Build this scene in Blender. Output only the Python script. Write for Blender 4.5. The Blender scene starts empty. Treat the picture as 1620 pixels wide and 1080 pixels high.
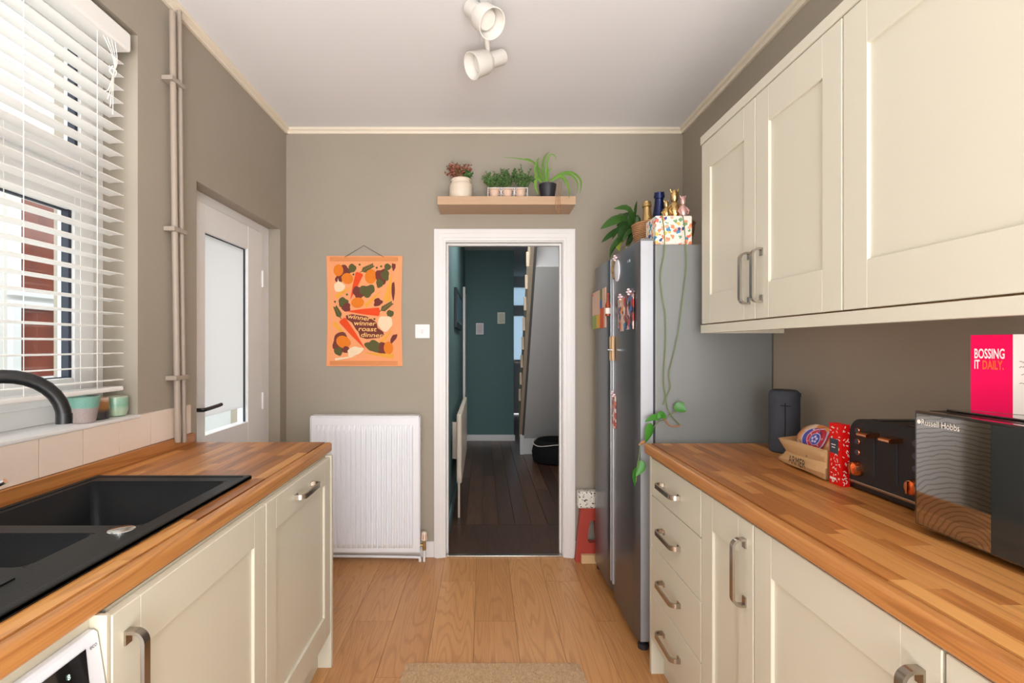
import bpy, bmesh, math, random
from mathutils import Vector, Matrix
random.seed(7)
SC = bpy.context.scene
COL = SC.collection
PI = math.pi

# ---------------------------------------------------------------- camera, world, lights, exposure
F = 795.0                       # focal length in pixels of the 1620 wide frame
EYE = 1.32
cam_d = bpy.data.cameras.new('camera')
cam_d.sensor_fit = 'HORIZONTAL'
cam_d.sensor_width = 36
cam_d.lens = F / 1620 * 36
cam_d.shift_x = (810 - 764) / 1620
cam_d.shift_y = (547 - 540) / 1620
cam_d.clip_start = 0.02
cam = bpy.data.objects.new('camera', cam_d)
cam.location = (0, 0, EYE)
cam.rotation_euler = (PI / 2, 0, 0)
COL.objects.link(cam)
SC.camera = cam

w = bpy.data.worlds.new('world')
SC.world = w
w.use_nodes = True
bg = w.node_tree.nodes['Background']
bg.inputs[0].default_value = (0.93, 0.965, 1.0, 1)
bg.inputs[1].default_value = 3.2


def area(name, loc, rot, sx, sy, power, col=(1, 1, 1), portal=False, spread=None):
    d = bpy.data.lights.new(name, 'AREA')
    d.shape = 'RECTANGLE'
    d.size = sx
    d.size_y = sy
    d.energy = power
    d.color = col
    if spread:
        d.spread = spread
    o = bpy.data.objects.new(name, d)
    o.location = loc
    o.rotation_euler = rot
    COL.objects.link(o)
    if portal:
        d.cycles.is_portal = True
    return o


area('portal_window', (-1.49, 1.15, 1.75), (0, -PI / 2, 0), 1.3, 1.25, 1, portal=True)
area('portal_door', (-1.49, 2.6, 1.2), (0, -PI / 2, 0), 1.6, 0.85, 1, portal=True)
# added fill lamp inside the room, by the assumed window behind the camera
area('rear_fill', (0.35, -2.12, 1.35), (PI / 2 + 0.35, 0, 0.15), 1.6, 1.9, 82, (0.96, 0.98, 1.0))
# added fill lamp facing up, brightens the ceiling from behind the camera
area('floor_bounce', (0.0, -1.35, 0.2), (PI, 0, 0), 1.9, 1.5, 130, (0.94, 0.97, 1.0))
area('hall_fill', (0.32, 4.4, 2.62), (0, 0, 0), 0.35, 1.1, 21, (0.95, 0.97, 1.0))  # added fill lamp to brighten the hall, no fitting there
SC.view_settings.view_transform = 'Standard'
SC.view_settings.look = 'None'
SC.view_settings.exposure = 0.0
SC.view_settings.gamma = 1.0
SC.view_settings.use_curve_mapping = False


# ---------------------------------------------------------------- helpers
def P(px, py, Y):
    return Vector(((px - 764) / F * Y, Y, EYE - (py - 547) / F * Y))


def PX(px, py, X):
    Y = X * F / (px - 764)
    return Vector((X, Y, EYE - (py - 547) / F * Y))


def lin(c):
    def f(v):
        v /= 255.0
        return v / 12.92 if v <= 0.04045 else ((v + 0.055) / 1.055) ** 2.4
    return (f(c[0]), f(c[1]), f(c[2]), 1.0)


class MB:
    def __init__(s):
        s.v = []
        s.f = []
        s.m = []
        s.bev = False

    def add(s, vs, fs, m=0):
        o = len(s.v)
        s.v += [Vector(v) for v in vs]
        s.f += [[i + o for i in f] for f in fs]
        s.m += [m] * len(fs)
        return s

    def from_bm(s, bm, m=0):
        bm.verts.index_update()
        s.add([v.co.copy() for v in bm.verts], [[v.index for v in f.verts] for f in bm.faces], m)
        bm.free()
        return s

    def box(s, x0, x1, y0, y1, z0, z1, m=0, bev=0, seg=2):
        vs = [(x0, y0, z0), (x1, y0, z0), (x1, y1, z0), (x0, y1, z0), (x0, y0, z1), (x1, y0, z1), (x1, y1, z1), (x0, y1, z1)]
        fs = [(3, 2, 1, 0), (4, 5, 6, 7), (0, 1, 5, 4), (1, 2, 6, 5), (2, 3, 7, 6), (3, 0, 4, 7)]
        if not bev:
            return s.add(vs, fs, m)
        s.bev = True
        bm = bmesh.new()
        bv = [bm.verts.new(v) for v in vs]
        for f in fs:
            bm.faces.new([bv[i] for i in f])
        bmesh.ops.bevel(bm, geom=bm.edges[:], offset=bev, segments=seg, profile=0.5, affect='EDGES')
        return s.from_bm(bm, m)

    def tube(s, pts, r, n=8, m=0, caps=True):
        pts = [Vector(p) for p in pts]
        rs = r if isinstance(r, (list, tuple)) else [r] * len(pts)
        N = len(pts)
        t0 = (pts[1] - pts[0]).normalized()
        ref = Vector((0, 0, 1)) if abs(t0.z) < 0.9 else Vector((0, 1, 0))
        u = t0.cross(ref).normalized()
        vs, fs = [], []
        for i in range(N):
            a = pts[max(0, i - 1)]
            b = pts[min(N - 1, i + 1)]
            t = (b - a).normalized()
            u = (u - t * u.dot(t))
            u.normalize()
            v = t.cross(u)
            for k in range(n):
                an = 2 * PI * k / n
                vs.append(pts[i] + (u * math.cos(an) + v * math.sin(an)) * rs[i])
        for i in range(N - 1):
            for k in range(n):
                k2 = (k + 1) % n
                fs.append((i * n + k, i * n + k2, (i + 1) * n + k2, (i + 1) * n + k))
        if caps:
            fs.append(tuple(reversed(range(n))))
            fs.append(tuple(range((N - 1) * n, N * n)))
        return s.add(vs, fs, m)

    def lathe(s, prof, n=24, m=0, c=(0, 0, 0), M=None, caps=True):
        vs, fs = [], []
        for (r, z) in prof:
            for k in range(n):
                an = 2 * PI * k / n
                p = Vector((r * math.cos(an), r * math.sin(an), z))
                if M is not None:
                    p = M @ p
                vs.append(p + Vector(c))
        for i in range(len(prof) - 1):
            for k in range(n):
                k2 = (k + 1) % n
                fs.append((i * n + k, i * n + k2, (i + 1) * n + k2, (i + 1) * n + k))
        if caps:
            fs.append(tuple(reversed(range(n))))
            L = len(prof) - 1
            fs.append(tuple(range(L * n, L * n + n)))
        return s.add(vs, fs, m)

    def prism(s, poly, fn, a, b, m=0):
        # poly: list of 2d points, fn(u, v, w) -> 3d
        n = len(poly)
        vs = [fn(u, v, a) for u, v in poly] + [fn(u, v, b) for u, v in poly]
        fs = [tuple(reversed(range(n))), tuple(range(n, 2 * n))]
        for i in range(n):
            j = (i + 1) % n
            fs.append((i, j, n + j, n + i))
        return s.add(vs, fs, m)

    def bar(s, path, wdir, wd, th, m=0):
        # flat bar swept along a planar path; wdir = width direction
        path = [Vector(p) for p in path]
        wdir = Vector(wdir).normalized()
        vs, fs = [], []
        N = len(path)
        for i in range(N):
            t = (path[min(N - 1, i + 1)] - path[max(0, i - 1)]).normalized()
            nn = t.cross(wdir).normalized()
            for a, b in ((-1, -1), (1, -1), (1, 1), (-1, 1)):
                vs.append(path[i] + nn * a * th / 2 + wdir * b * wd / 2)
        for i in range(N - 1):
            for k in range(4):
                k2 = (k + 1) % 4
                fs.append((i * 4 + k, i * 4 + k2, i * 4 + 4 + k2, i * 4 + 4 + k))
        fs.append((3, 2, 1, 0))
        fs.append(tuple(range((N - 1) * 4, N * 4)))
        return s.add(vs, fs, m)

    def leaf(s, pts, wd, m=0, tilt=0.4, prof=None, fold=0.15, n=8):
        # blade along a 3d path, wide in the plane facing -Y unless tilted
        c = spline([Vector(p) for p in pts], n)
        vs, fs = [], []
        N = len(c)
        for i in range(N):
            t = (c[min(N - 1, i + 1)] - c[max(0, i - 1)]).normalized()
            side = t.cross(Vector((0, 1, 0)))
            if side.length < 1e-3:
                side = Vector((1, 0, 0))
            side.normalize()
            side = Matrix.Rotation(tilt, 3, t) @ side
            up = side.cross(t)
            x = i / (N - 1)
            ww = wd / 2 * (prof(x) if prof else max(0.05, math.sin(PI * min(1, x * 0.96 + 0.03)) ** 0.8))
            vs += [c[i] - side * ww + up * ww * fold * 2, c[i], c[i] + side * ww + up * ww * fold * 2]
        for i in range(N - 1):
            for k in (0, 1):
                a = i * 3 + k
                fs.append((a, a + 1, a + 4, a + 3))
        return s.add(vs, fs, m)

    def build(s, name, mats, parent=None, local=False, smooth=True, ang=38):
        me = bpy.data.meshes.new(name)
        off = Vector((0, 0, 0))
        if parent is not None and not local:
            p = parent
            while p is not None:
                off += p.location
                p = p.parent
        me.from_pydata([tuple(v - off) for v in s.v], [], [tuple(f) for f in s.f])
        if not isinstance(mats, (list, tuple)):
            mats = [mats]
        for x in mats:
            me.materials.append(x)
        if len(mats) > 1:
            me.polygons.foreach_set('material_index', s.m)
        bm = bmesh.new()
        bm.from_mesh(me)
        bmesh.ops.recalc_face_normals(bm, faces=bm.faces[:])
        bm.to_mesh(me)
        bm.free()
        if smooth:
            me.polygons.foreach_set('use_smooth', [True] * len(me.polygons))
            me.set_sharp_from_angle(angle=math.radians(ang))
        me.update()
        o = bpy.data.objects.new(name, me)
        COL.objects.link(o)
        if s.bev and smooth:
            wn = o.modifiers.new('flat_faces', 'WEIGHTED_NORMAL')
            wn.keep_sharp = True
        if parent is not None:
            o.parent = parent
        return o


def spline(p, n=8):
    if len(p) < 3:
        return [p[0].lerp(p[-1], i / n) for i in range(n + 1)]
    out = []
    q = [p[0] * 2 - p[1]] + p + [p[-1] * 2 - p[-2]]
    for i in range(1, len(q) - 2):
        a, b, c, d = q[i - 1], q[i], q[i + 1], q[i + 2]
        k = max(2, n // (len(p) - 1) + 1)
        for j in range(k):
            t = j / k
            out.append(0.5 * ((2 * b) + (c - a) * t + (2 * a - 5 * b + 4 * c - d) * t * t + (3 * b - a - 3 * c + d) * t ** 3))
    out.append(p[-1])
    return out


def thing(name, label, cat, loc=(0, 0, 0), group=None, rz=0):
    o = bpy.data.objects.new(name, None)
    o.empty_display_size = 0.05
    o.location = loc
    o.rotation_euler = (0, 0, rz)
    COL.objects.link(o)
    o['label'] = label
    o['category'] = cat
    if group:
        o['group'] = group
    return o


def tag(o, label, cat, group=None):
    o['label'] = label
    o['category'] = cat
    if group:
        o['group'] = group
    return o


def struct(o, label=None, cat=None):
    o['kind'] = 'structure'
    if label:
        o['label'] = label
    o['category'] = cat or o.name.split('_')[0]
    return o


def dup(o, parent=None, loc=None, rot=None, scale=None):
    c = o.copy()
    COL.objects.link(c)
    c.parent = parent if parent is not None else o.parent
    if loc is not None:
        c.location = loc
    if rot is not None:
        c.rotation_euler = rot
    if scale is not None:
        c.scale = scale
    return c


def text_mesh(txt, mb, origin, xdir, ydir, width=None, height=None, m=0, ext=0.0004, shear=0, rot=0, center=False, bold=0):
    cu = bpy.data.curves.new('lettering', 'FONT')
    cu.body = txt
    cu.size = 1
    cu.resolution_u = 3
    cu.shear = shear
    cu.offset = bold
    to = bpy.data.objects.new('lettering_tmp', cu)
    COL.objects.link(to)
    dg = bpy.context.evaluated_depsgraph_get()
    dg.update()
    me = bpy.data.meshes.new_from_object(to.evaluated_get(dg))
    bpy.data.objects.remove(to)
    bpy.data.curves.remove(cu)
    xs = [v.co.x for v in me.vertices]
    ys = [v.co.y for v in me.vertices]
    if not xs:
        return
    x0, x1, y0, y1 = min(xs), max(xs), min(ys), max(ys)
    sx = width / (x1 - x0) if width else None
    sy = height / (y1 - y0) if height else None
    sx = sx or sy
    sy = sy or sx
    xd = Vector(xdir).normalized()
    yd = Vector(ydir).normalized()
    nd = xd.cross(yd)
    c, s_ = math.cos(rot), math.sin(rot)
    vs = []
    for v in me.vertices:
        a, b = (v.co.x - x0) * sx, (v.co.y - y0) * sy
        if center:
            a -= (x1 - x0) * sx / 2
            b -= (y1 - y0) * sy / 2
        a, b = a * c - b * s_, a * s_ + b * c
        vs.append(Vector(origin) + xd * a + yd * b + nd * ext)
    mb.add(vs, [list(p.vertices) for p in me.polygons], m)
    bpy.data.meshes.remove(me)


# ---------------------------------------------------------------- materials
def nodes(name):
    m = bpy.data.materials.new(name)
    m.use_nodes = True
    nt = m.node_tree
    return m, nt, nt.nodes['Principled BSDF']


def mat(name, col, rough=0.5, metal=0.0, var=0.04, vscale=6.0, bump=0.0, bscale=120.0, coat=0.0, spec=0.5, stretch=None, emit=0):
    m, nt, b = nodes(name)
    N, L = nt.nodes, nt.links
    c = lin(col)
    b.inputs['Roughness'].default_value = rough
    b.inputs['Metallic'].default_value = metal
    b.inputs['Coat Weight'].default_value = coat
    b.inputs['Coat Roughness'].default_value = 0.08
    b.inputs['Specular IOR Level'].default_value = spec
    tc = N.new('ShaderNodeTexCoord')
    mp = N.new('ShaderNodeMapping')
    L.new(tc.outputs['Object'], mp.inputs[0])
    if stretch:
        mp.inputs['Scale'].default_value = stretch
    nz = N.new('ShaderNodeTexNoise')
    nz.inputs['Scale'].default_value = vscale
    nz.inputs['Detail'].default_value = 4
    L.new(mp.outputs[0], nz.inputs['Vector'])
    mx = N.new('ShaderNodeMixRGB')
    mx.inputs[1].default_value = (c[0] * (1 - var), c[1] * (1 - var), c[2] * (1 - var), 1)
    mx.inputs[2].default_value = (min(1, c[0] * (1 + var)), min(1, c[1] * (1 + var)), min(1, c[2] * (1 + var)), 1)
    L.new(nz.outputs[0], mx.inputs[0])
    L.new(mx.outputs[0], b.inputs['Base Color'])
    if bump:
        n2 = N.new('ShaderNodeTexNoise')
        n2.inputs['Scale'].default_value = bscale
        n2.inputs['Detail'].default_value = 3
        L.new(mp.outputs[0], n2.inputs['Vector'])
        bp = N.new('ShaderNodeBump')
        bp.inputs['Strength'].default_value = bump
        bp.inputs['Distance'].default_value = 0.002
        L.new(n2.outputs[0], bp.inputs['Height'])
        L.new(bp.outputs[0], b.inputs['Normal'])
    if emit:
        b.inputs['Emission Color'].default_value = c
        b.inputs['Emission Strength'].default_value = emit
    return m


def wood(name, dark, mid, light, rough=0.4, sx=9.0, sy=0.9, rings=14, piece=0.5, line=0.35, coat=0.0):
    """grain runs along Y in world space; each piece gets its own offset and tone"""
    m, nt, b = nodes(name)
    N, L = nt.nodes, nt.links
    geo = N.new('ShaderNodeNewGeometry')
    oi = N.new('ShaderNodeObjectInfo')
    mul = N.new('ShaderNodeMath')
    mul.operation = 'MULTIPLY'
    mul.inputs[1].default_value = 37.0
    L.new(oi.outputs['Random'], mul.inputs[0])
    cmb = N.new('ShaderNodeCombineXYZ')
    L.new(mul.outputs[0], cmb.inputs[0])
    L.new(mul.outputs[0], cmb.inputs[1])
    ad = N.new('ShaderNodeVectorMath')
    L.new(geo.outputs['Position'], ad.inputs[0])
    L.new(cmb.outputs[0], ad.inputs[1])
    mp = N.new('ShaderNodeMapping')
    mp.inputs['Scale'].default_value = (sx, sy, sx)
    L.new(ad.outputs[0], mp.inputs[0])
    n1 = N.new('ShaderNodeTexNoise')
    n1.inputs['Scale'].default_value = 1.0
    n1.inputs['Detail'].default_value = 1.5
    n1.inputs['Roughness'].default_value = 0.4
    L.new(mp.outputs[0], n1.inputs['Vector'])
    k = N.new('ShaderNodeMath')
    k.operation = 'MULTIPLY'
    k.inputs[1].default_value = rings * 2 * PI
    L.new(n1.outputs[0], k.inputs[0])
    sn = N.new('ShaderNodeMath')
    sn.operation = 'SINE'
    L.new(k.outputs[0], sn.inputs[0])
    pw = N.new('ShaderNodeMapRange')
    pw.inputs[1].default_value = 0.35
    pw.inputs[2].default_value = 1.0
    L.new(sn.outputs[0], pw.inputs[0])
    mp2 = N.new('ShaderNodeMapping')
    mp2.inputs['Scale'].default_value = (sx * 22, sy * 6, sx * 22)
    L.new(ad.outputs[0], mp2.inputs[0])
    n2 = N.new('ShaderNodeTexNoise')
    n2.inputs['Scale'].default_value = 1.0
    n2.inputs['Detail'].default_value = 3
    L.new(mp2.outputs[0], n2.inputs['Vector'])
    # tone of the piece + fine streaks
    t = N.new('ShaderNodeMath')
    t.operation = 'MULTIPLY_ADD'
    t.inputs[1].default_value = piece
    t.inputs[2].default_value = 0.5 - piece / 2
    L.new(oi.outputs['Random'], t.inputs[0])
    t2 = N.new('ShaderNodeMath')
    t2.operation = 'MULTIPLY_ADD'
    t2.inputs[1].default_value = 0.7
    L.new(n2.outputs[0], t2.inputs[0])
    t3 = N.new('ShaderNodeMath')
    t3.operation = 'SUBTRACT'
    t3.inputs[1].default_value = 0.35
    L.new(t.outputs[0], t3.inputs[0])
    L.new(t3.outputs[0], t2.inputs[2])
    rp = N.new('ShaderNodeValToRGB')
    rp.color_ramp.elements[0].color = lin(dark)
    rp.color_ramp.elements[1].color = lin(light)
    e = rp.color_ramp.elements.new(0.5)
    e.color = lin(mid)
    L.new(t2.outputs[0], rp.inputs[0])
    mx = N.new('ShaderNodeMixRGB')
    mx.blend_type = 'MULTIPLY'
    d = lin(dark)
    q = lin(light)
    mx.inputs[2].default_value = (max(.2, d[0] / q[0]), max(.2, d[1] / q[1]), max(.2, d[2] / q[2]), 1)
    fm = N.new('ShaderNodeMath')
    fm.operation = 'MULTIPLY'
    fm.inputs[1].default_value = line
    L.new(pw.outputs[0], fm.inputs[0])
    L.new(fm.outputs[0], mx.inputs[0])
    L.new(rp.outputs[0], mx.inputs[1])
    L.new(mx.outputs[0], b.inputs['Base Color'])
    b.inputs['Roughness'].default_value = rough
    b.inputs['Coat Weight'].default_value = coat
    b.inputs['Coat Roughness'].default_value = 0.15
    bp = N.new('ShaderNodeBump')
    bp.inputs['Strength'].default_value = 0.08
    bp.inputs['Distance'].default_value = 0.001
    L.new(n2.outputs[0], bp.inputs['Height'])
    L.new(bp.outputs[0], b.inputs['Normal'])
    return m


def spots(name, base, cols, scale=30, thr=0.35, rough=0.5, dist='F1', stretch=None):
    """base colour with scattered rounded spots of several colours"""
    m, nt, b = nodes(name)
    N, L = nt.nodes, nt.links
    tc = N.new('ShaderNodeTexCoord')
    mp = N.new('ShaderNodeMapping')
    if stretch:
        mp.inputs['Scale'].default_value = stretch
    L.new(tc.outputs['Object'], mp.inputs[0])
    nz = N.new('ShaderNodeTexNoise')
    nz.inputs['Scale'].default_value = scale * 1.3
    L.new(mp.outputs[0], nz.inputs['Vector'])
    mv = N.new('ShaderNodeMixRGB')
    mv.inputs[0].default_value = 0.02
    L.new(mp.outputs[0], mv.inputs[1])
    L.new(nz.outputs[1], mv.inputs[2])
    vo = N.new('ShaderNodeTexVoronoi')
    vo.inputs['Scale'].default_value = scale
    L.new(mv.outputs[0], vo.inputs['Vector'])
    lt = N.new('ShaderNodeMath')
    lt.operation = 'LESS_THAN'
    lt.inputs[1].default_value = thr
    L.new(vo.outputs['Distance'], lt.inputs[0])
    sp = N.new('ShaderNodeSeparateColor')
    L.new(vo.outputs['Color'], sp.inputs[0])
    rp = N.new('ShaderNodeValToRGB')
    rp.color_ramp.interpolation = 'CONSTANT'
    n = len(cols)
    rp.color_ramp.elements[0].color = lin(cols[0])
    rp.color_ramp.elements[1].position = 1.0 / n if n > 1 else 1.0
    rp.color_ramp.elements[1].color = lin(cols[1 % n])
    for i in range(2, n):
        e = rp.color_ramp.elements.new(i / n)
        e.color = lin(cols[i])
    L.new(sp.outputs[0], rp.inputs[0])
    mx = N.new('ShaderNodeMixRGB')
    mx.inputs[1].default_value = lin(base)
    L.new(lt.outputs[0], mx.inputs[0])
    L.new(rp.outputs[0], mx.inputs[2])
    L.new(mx.outputs[0], b.inputs['Base Color'])
    b.inputs['Roughness'].default_value = rough
    return m


def glass_clear(name, rough=0.0):
    m = bpy.data.materials.new(name)
    m.use_nodes = True
    nt = m.node_tree
    nt.nodes.remove(nt.nodes['Principled BSDF'])
    out = nt.nodes['Material Output']
    tr = nt.nodes.new('ShaderNodeBsdfTransparent')
    tr.inputs[0].default_value = (0.97, 0.985, 0.98, 1)
    gl = nt.nodes.new('ShaderNodeBsdfGlossy')
    gl.inputs['Roughness'].default_value = rough
    mx = nt.nodes.new('ShaderNodeMixShader')
    mx.inputs[0].default_value = 0.05
    nt.links.new(tr.outputs[0], mx.inputs[1])
    nt.links.new(gl.outputs[0], mx.inputs[2])
    nt.links.new(mx.outputs[0], out.inputs[0])
    return m


def glass_frosted(name, col=(226, 234, 238)):
    m = bpy.data.materials.new(name)
    m.use_nodes = True
    nt = m.node_tree
    nt.nodes.remove(nt.nodes['Principled BSDF'])
    out = nt.nodes['Material Output']
    tl = nt.nodes.new('ShaderNodeBsdfTranslucent')
    nz = nt.nodes.new('ShaderNodeTexNoise')
    nz.inputs['Scale'].default_value = 300
    rp = nt.nodes.new('ShaderNodeMixRGB')
    c = lin(col)
    rp.inputs[1].default_value = c
    rp.inputs[2].default_value = (min(1, c[0] * 1.04), min(1, c[1] * 1.04), min(1, c[2] * 1.04), 1)
    nt.links.new(nz.outputs[0], rp.inputs[0])
    nt.links.new(rp.outputs[0], tl.inputs[0])
    df = nt.nodes.new('ShaderNodeBsdfGlossy')
    df.inputs['Roughness'].default_value = 0.25
    mx = nt.nodes.new('ShaderNodeMixShader')
    mx.inputs[0].default_value = 0.05
    nt.links.new(tl.outputs[0], mx.inputs[1])
    nt.links.new(df.outputs[0], mx.inputs[2])
    nt.links.new(mx.outputs[0], out.inputs[0])
    return m


def leafmat(name, col, col2, rough=0.4):
    m, nt, b = nodes(name)
    N, L = nt.nodes, nt.links
    oi = N.new('ShaderNodeObjectInfo')
    tc = N.new('ShaderNodeTexCoord')
    nz = N.new('ShaderNodeTexNoise')
    nz.inputs['Scale'].default_value = 40
    L.new(tc.outputs['Object'], nz.inputs['Vector'])
    a = N.new('ShaderNodeMath')
    a.operation = 'MULTIPLY_ADD'
    a.inputs[1].default_value = 0.6
    L.new(oi.outputs['Random'], a.inputs[0])
    k = N.new('ShaderNodeMath')
    k.operation = 'MULTIPLY'
    k.inputs[1].default_value = 0.45
    L.new(nz.outputs[0], k.inputs[0])
    L.new(k.outputs[0], a.inputs[2])
    mx = N.new('ShaderNodeMixRGB')
    mx.inputs[1].default_value = lin(col)
    mx.inputs[2].default_value = lin(col2)
    L.new(a.outputs[0], mx.inputs[0])
    L.new(mx.outputs[0], b.inputs['Base Color'])
    b.inputs['Roughness'].default_value = rough
    b.inputs['Subsurface Weight'].default_value = 0.0
    return m


M = {}
M['wall'] = mat('taupe_paint', (166, 156, 141), 0.75, var=0.05, vscale=2.5, bump=0.25, bscale=60)
M['ceil'] = mat('ceiling_paint', (241, 240, 241), 0.85, var=0.015, vscale=1.5, bump=0.1, bscale=60)
M['trim'] = mat('cream_gloss_trim', (238, 226, 206), 0.4, var=0.02)
M['white'] = mat('white_gloss', (234, 231, 229), 0.35, var=0.015)
M['upvc'] = mat('white_plastic_frame', (240, 240, 240), 0.3, var=0.01)
M['gasket'] = mat('dark_gasket', (40, 46, 60), 0.6)
M['cream'] = mat('cream_cabinet', (212, 207, 190), 0.38, var=0.012, vscale=3)
M['carcass'] = mat('carcass_cream', (206, 200, 180), 0.5, var=0.02)
M['steel'] = mat('brushed_nickel', (176, 167, 156), 0.25, 1.0, var=0.05, vscale=40, stretch=(1, 1, 0.1))
M['chrome'] = mat('chrome', (225, 225, 225), 0.12, 1.0, var=0.02)
M['floor'] = wood('oak_laminate', (168, 112, 60), (199, 142, 86), (214, 160, 104), 0.34, 8.0, 0.75, 20, 0.3, 0.36)
M['top'] = wood('oak_block', (140, 84, 38), (188, 122, 62), (216, 158, 92), 0.33, 16, 1.2, 5, 0.95, 0.35)
M['topedge'] = wood('oak_edge', (144, 88, 42), (186, 124, 67), (212, 158, 94), 0.33, 14, 0.9, 8, 0.3, 0.35)
M['shelfwood'] = mat('limed_oak_veneer', (194, 160, 128), 0.5, var=0.12, vscale=10, stretch=(0.8, 12, 12))
M['hallfloor'] = wood('dark_stained_boards', (50, 32, 24), (84, 57, 43), (112, 80, 60), 0.34, 10, 1.0, 6, 0.5, 0.3)
M['teal'] = mat('teal_paint', (88, 118, 118), 0.7, var=0.05, vscale=3, bump=0.2, bscale=60)
M['hallgrey'] = mat('pale_grey_plaster', (222, 220, 219), 0.8, var=0.03, vscale=3)
M['string'] = mat('bare_pine_string', (200, 180, 156), 0.6, var=0.12, vscale=14, stretch=(4, 1, 1))
M['stringshade'] = mat('shaded_string_grey', (110, 106, 104), 0.7)  # dark grey stands in for the shadow strip along the string
M['tile'] = mat('cream_glazed_tile', (240, 222, 206), 0.16, var=0.02, vscale=8)
M['grout'] = mat('grout', (214, 204, 190), 0.8)
M['sink'] = mat('black_composite', (16, 19, 22), 0.42, var=0.25, vscale=30, bump=0.3, bscale=400, spec=0.28)
M['black'] = mat('matte_black_metal', (22, 24, 26), 0.36, var=0.1)
M['blackplastic'] = mat('black_plastic', (18, 18, 20), 0.4)
M['blackglass'] = mat('black_glass', (16, 16, 17), 0.03, var=0.02, spec=0.9, coat=1.0)
m, nt, b = nodes('tinted_mirror_glass')
tc = nt.nodes.new('ShaderNodeTexCoord')
mp = nt.nodes.new('ShaderNodeMapping')
mp.inputs['Location'].default_value = (0, -0.09, -0.02)
mp.inputs['Scale'].default_value = (1, 1, 1.35)
nt.links.new(tc.outputs['Object'], mp.inputs[0])
wv = nt.nodes.new('ShaderNodeTexWave')
wv.wave_type = 'RINGS'  # rings coloured in for the arcs reflected in the microwave door
wv.rings_direction = 'X'
wv.inputs['Scale'].default_value = 26
wv.inputs['Distortion'].default_value = 4.5
wv.inputs['Detail'].default_value = 2
wv.inputs['Detail Scale'].default_value = 0.9
nt.links.new(mp.outputs[0], wv.inputs['Vector'])
rp = nt.nodes.new('ShaderNodeValToRGB')
rp.color_ramp.elements[0].color = lin((142, 138, 131))
rp.color_ramp.elements[1].color = lin((172, 169, 164))
rp.color_ramp.elements[1].position = 0.35
nt.links.new(wv.outputs[1], rp.inputs[0])
nt.links.new(rp.outputs[0], b.inputs['Base Color'])
b.inputs['Metallic'].default_value = 1.0
b.inputs['Roughness'].default_value = 0.06
M['mirrorglass'] = m
M['ctrlglass'] = mat('dark_control_glass', (52, 56, 56), 0.08, 0.3, var=0.02)
M['toaster'] = mat('black_textured_toaster', (26, 26, 28), 0.55, var=0.2, vscale=60, bump=0.4, bscale=300)
M['copper'] = mat('copper', (222, 150, 108), 0.18, 1.0, var=0.05)
M['fridge'] = mat('brushed_dark_steel', (120, 121, 126), 0.3, 0.85, var=0.04, vscale=20, stretch=(1, 6, 0.3))
M['fridgeside'] = mat('grey_fridge_side', (134, 135, 133), 0.5, 0.1, var=0.03, vscale=5)
M['fridgeedge'] = mat('silver_door_edge', (188, 190, 196), 0.35, 0.4, var=0.02)
M['radiator'] = mat('white_radiator', (243, 244, 248), 0.35, var=0.01)
M['blind'] = mat('white_slat', (246, 244, 240), 0.45, var=0.01)
M['cord'] = mat('white_cord', (240, 236, 228), 0.8)
M['pipe'] = mat('taupe_painted_pipe', (168, 154, 140), 0.45, var=0.05, vscale=20, bump=0.2)
M['frost'] = glass_frosted('frosted_glass', (219, 217, 215))
M['frost_hall'] = glass_frosted('hall_frosted_glass', (165, 178, 186))
M['glass'] = glass_clear('clear_glass')
M['ground'] = spots('grey_paving', (190, 186, 180), [(170, 166, 160), (205, 202, 198), (150, 148, 146)], 22, 0.5, 0.8)
M['render'] = mat('white_render', (236, 234, 230), 0.85, var=0.04, bump=0.4, bscale=40)
M['brickreflect'] = mat('red_brick_reflecting_pane', (130, 62, 44), 0.12, var=0.45, vscale=7)  # reflection of red brick put into the pane colour
M['jute'] = spots('braided_jute', (190, 156, 118), [(160, 126, 94), (204, 174, 140), (174, 142, 110)], 230, 0.5, 0.95, stretch=(1, 0.5, 1))
M['soil'] = mat('soil', (44, 32, 24), 0.95, bump=0.5)
M['leafdark'] = leafmat('deep_green_leaf', (26, 60, 20), (66, 108, 42), 0.35)
M['leafspider'] = leafmat('spider_leaf', (78, 124, 42), (126, 168, 68))
M['leaffine'] = leafmat('fine_foliage', (56, 98, 46), (116, 150, 84), 0.6)
M['leafpothos'] = leafmat('pothos_leaf', (40, 104, 26), (72, 142, 46), 0.4)
M['leafbronze'] = leafmat('bronze_leaf', (52, 60, 30), (90, 78, 44))
M['leafred'] = leafmat('russet_leaf', (124, 74, 58), (186, 122, 98), 0.7)
M['leafyellow'] = leafmat('yellowing_leaf', (120, 140, 40), (170, 170, 70))
M['stem'] = mat('green_stem', (104, 124, 70), 0.6)
M['root'] = mat('dry_root', (176, 116, 74), 0.8)
M['wicker'] = None
M['gold'] = mat('gold_foil', (216, 184, 126), 0.22, 1.0, var=0.08, vscale=60, bump=0.9, bscale=120)
M['pink'] = mat('pink_foil', (226, 180, 172), 0.35, 0.6, var=0.08, bump=0.9, bscale=100)
M['navy'] = mat('navy_foil', (26, 36, 78), 0.3, 0.5, var=0.15, bump=0.8, bscale=100)
M['greenglass'] = mat('dark_green_bottle_glass', (28, 52, 32), 0.1)
M['floral'] = spots('floral_print', (238, 228, 214), [(236, 140, 98), (70, 140, 180), (236, 190, 90), (48, 70, 130), (232, 110, 84), (120, 160, 110), (240, 170, 140)], 52, 0.45, 0.6)
M['red'] = mat('brick_red_plastic', (176, 62, 48), 0.5, var=0.04)
M['terrazzo'] = spots('speckled_white', (232, 228, 218), [(34, 34, 32), (60, 56, 50)], 62, 0.3, 0.5)
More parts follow.
